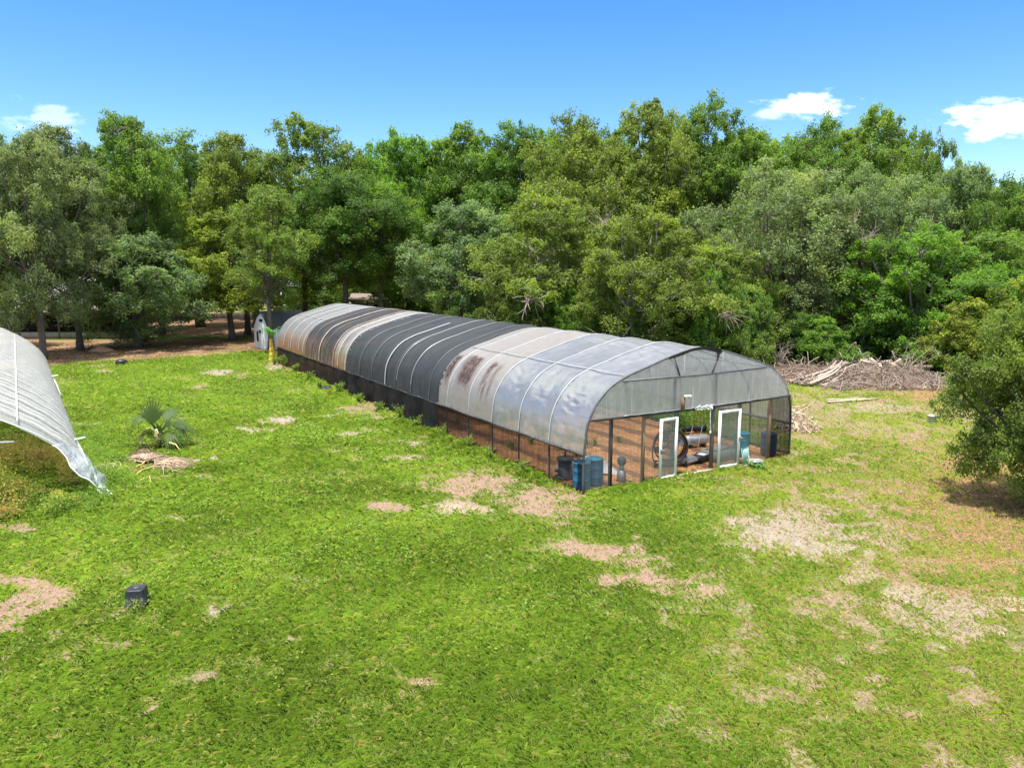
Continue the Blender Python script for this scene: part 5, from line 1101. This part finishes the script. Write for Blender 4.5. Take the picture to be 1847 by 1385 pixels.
# ---------------------------------------------------------------- buildings beyond
def gable_block(mbw, x0, x1, y0, y1, z0, z1): mbw.box(((x0+x1)/2, (y0+y1)/2, (z0+z1)/2), (x1-x0, y1-y0, z1-z0))
# grey barn shed
C0 = G(487, 631); sh = thing('barn_shed', 'small grey barn-roofed shed with dark roof behind the greenhouse', 'shed', (C0[0], C0[1], 0), .86)
Wd_, Ln_ = 2.5, 4.0                                 # gable runs along -x..., long side along +x
pf = np.array([(0, 0), (0, 1.95), (.55, 2.75), (1.25, 3.25), (1.95, 2.75), (2.5, 1.95), (2.5, 0)])
mb = MB(); k = len(pf); v_ = [(0, q_[0], q_[1]) for q_ in pf]+[(Ln_, q_[0], q_[1]) for q_ in pf]
mb.add(v_, [tuple(range(k)), tuple(range(2*k-1, k-1, -1)), (0, k, k+1, 1), (k-1, k-2, 2*k-2, 2*k-1)]); mb.build('wall', 'shed_wall', sh)
mb = MB(); rf = np.array([(-.12, 1.88), (.5, 2.82), (1.25, 3.36), (2.0, 2.82), (2.62, 1.88)])
mb.grid(np.array([[(x_, q_[0], q_[1]) for q_ in rf] for x_ in (-.18, Ln_+.18)])); mb.grid(np.array([[(x_, q_[0], q_[1]-.06) for q_ in rf] for x_ in (-.18, Ln_+.18)])); mb.build('roof', 'shingle', sh)
for y_, z_, a_, b_ in ((1.45, 1.55, .3, .28), (1.9, 1.1, .24, .9), (1.25, 2.55, .5, .25)):
    mb = MB(); mb.box((-.02, y_, z_), (.04, a_, b_)); mb.build('vent' if z_ > 2 else 'window', 'dark_void', sh)
# wooden hut
hd = 92; c_ = D(672, 560, hd); hut = thing('wooden_hut', 'weathered wooden hut with rusty flat roof beyond the greenhouse', 'hut', (c_[0], hd, 0), .12)
mb = MB()
for k in range(20): mb.box((-2.4+k*.253, 0, 1.55+.03*(k % 3)), (.24, .06, 3.2)); 
for k in range(12): mb.box((-2.45, .3+k*.253, 1.55+.03*(k % 3)), (.06, .24, 3.2)); mb.box((2.5, .3+k*.253, 1.55), (.06, .24, 3.2))
mb.build('wall', 'hut_wood', hut)
mb = MB(); g = np.array([[(-2.8, -.5, 3.45), (-2.8, 3.6, 4.1)], [(2.9, -.5, 3.3), (2.9, 3.6, 3.95)]]); mb.grid(g); mb.grid(g+np.array([0, 0, -.1])); mb.box((0, -.48, 3.32), (5.7, .08, .14)); mb.build('roof', 'rust_roof', hut)
for x_, z_, a_, b_, nm in ((.7, 2.0, .95, 1.8, 'door'), (-1.2, 2.3, .7, .9, 'window')):
    mb = MB(); mb.box((x_, -.05, z_), (a_, .05, b_)); mb.build(nm, 'dark_void', hut)
for x_ in (-2.45, -.6, 1.4, 2.5): mb = MB(); mb.box((x_, -.07, 1.6), (.16, .1, 3.3)); mb.build('corner_post', 'red_paint' if x_ == -.6 else 'grey_wood', hut)
c_ = D(627, 560, 98); o = thing('slatted_pallet', 'white slatted pallet standing on edge left of the wooden hut', 'pallet', (c_[0], 98, 0))
for k in range(7): mb = MB(); mb.box((0, 0, 1.5+k*.31), (.95, .06, .16)); mb.build('slat', 'white_frame', o)
for x_ in (-.4, .4): mb = MB(); mb.box((x_, .06, 1.8), (.1, .06, 3.6)); mb.build('upright', 'grey_wood', o)
# teal house beyond the yard
td = 152; a_, b_ = D(376, 546, td), D(560, 546, td); W_ = b_[0]-a_[0]; th = thing('teal_house', 'long teal house glimpsed under the trees at the back', 'house', (a_[0], td, 0))
mb = MB(); mb.box((W_/2, 4, 1.9), (W_, 8, 3.8)); mb.build('wall', 'teal_wall', th)
mb = MB(); mb.grid(np.array([[(-.7, -.9, 3.7), (-.7, 4, 6.2), (-.7, 8.9, 3.7)], [(W_+.7, -.9, 3.7), (W_+.7, 4, 6.2), (W_+.7, 8.9, 3.7)]])); mb.build('roof', 'shingle', th)
for k in range(6):
    x_ = 1.6+k*W_/6; mb = MB(); mb.box((x_, -.04, 1.9), (1.1, .06, 1.5)); f_ = mb.build('window', 'white_frame', th); mb = MB(); mb.box((x_, -.08, 1.9), (.9, .04, 1.3)); mb.build('pane', 'dark_void', f_)
for k in range(5): mb = MB(); mb.box((.3+k*W_/4.2, -.8, 1.85), (.14, .14, 3.7)); mb.build('porch_post', 'white_wall', th)
c_ = G(470, 557); o = thing('wood_pile', 'row of cut logs and rubble in front of the teal house', 'wood pile', (c_[0], c_[1], 0))
for k in range(60):
    mb = MB(); a__ = rng.random()*3; cc = np.array([rng.uniform(-7.5, 8.5), rng.uniform(-.7, .7), rng.uniform(.15, .8)]); dd_ = np.array([math.cos(a__)*.5, math.sin(a__)*.5, rng.normal()*.1]); mb.tube([cc-dd_, cc+dd_], rng.uniform(.14, .26), 7); mb.build('log', ('stone', 'straw', 'pale_wood', 'brown_wood')[k % 4], o)
c_ = G(431, 558); o = thing('white_drum', 'white drum standing alone on the bright strip of grass at the back', 'drum', (c_[0], c_[1], 0)); mb = MB(); mb.lathe([(.42, 0), (.45, .1), (.45, 1.3), (.3, 1.55), (.12, 1.6), (.12, 1.75)], seg=18); mb.build('body', 'pvc', o, smooth=True)
mb = MB(); mb.lathe([(.14, 1.75), (.14, 1.85), (.02, 1.86)], seg=14); mb.build('cap', 'black_plastic', o)
# porch house at the left
pd = 77; xl, xr = D(-70, 612, pd)[0], D(216, 612, pd)[0]; W_ = xr-xl; po = thing('porch_house', 'long grey-roofed house with dark open porch under the left trees', 'house', (xl, pd, 0))
mb = MB(); mb.box((W_/2, .0, .34), (W_, .16, .68)); mb.build('low_wall', 'concrete', po)
mb = MB(); mb.box((W_/2, 9, 1.35), (W_*.62, .2, 2.7)); mb.box((W_*.19, 5, 1.35), (.2, 8, 2.7)); mb.build('wall', 'grey_wood', po)
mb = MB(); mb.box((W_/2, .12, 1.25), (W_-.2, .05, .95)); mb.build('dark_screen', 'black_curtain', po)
for k in range(9): mb = MB(); mb.box((k*W_/8, 0, 1.3), (.17, .17, 2.6)); mb.build('post', 'grey_wood' if k % 2 else 'brown_wood', po)
mb = MB(); mb.box((W_/2, -.02, 2.62), (W_+.6, .2, .24)); mb.build('beam', 'grey_wood', po)
mb = MB(); g = np.array([[(-.6, -.8, 2.75), (-.6, 1.6, 3.35)], [(W_+.6, -.8, 2.75), (W_+.6, 1.6, 3.35)]]); mb.grid(g); mb.grid(g-np.array([0, 0, .08])); mb.build('porch_roof', 'rust_roof', po)
mb = MB(); g = np.array([[(-.6, 1.4, 3.5), (-.6, 6.5, 6.2), (-.6, 11.5, 3.2)], [(W_+.6, 1.4, 3.5), (W_+.6, 6.5, 6.2), (W_+.6, 11.5, 3.2)]]); mb.grid(g); mb.grid(g-np.array([0, 0, .12])); mb.build('roof', 'shingle_grey', po)
mb = MB(); mb.box((W_/2, 5.2, .12), (W_, 10, .2)); mb.build('floor', 'concrete', po)
o = thing('porch_table', 'dark table standing on the porch floor', 'table', (xl+W_*.72, pd+2.5, .22)); mb = MB(); mb.box((0, 0, .74), (1.8, .9, .06)); mb.build('top', 'white_frame', o)
for sx in (-.8, .8):
    for sy in (-.38, .38): mb = MB(); mb.box((sx, sy, .36), (.07, .07, .70)); mb.build('leg', 'dark_post', o)
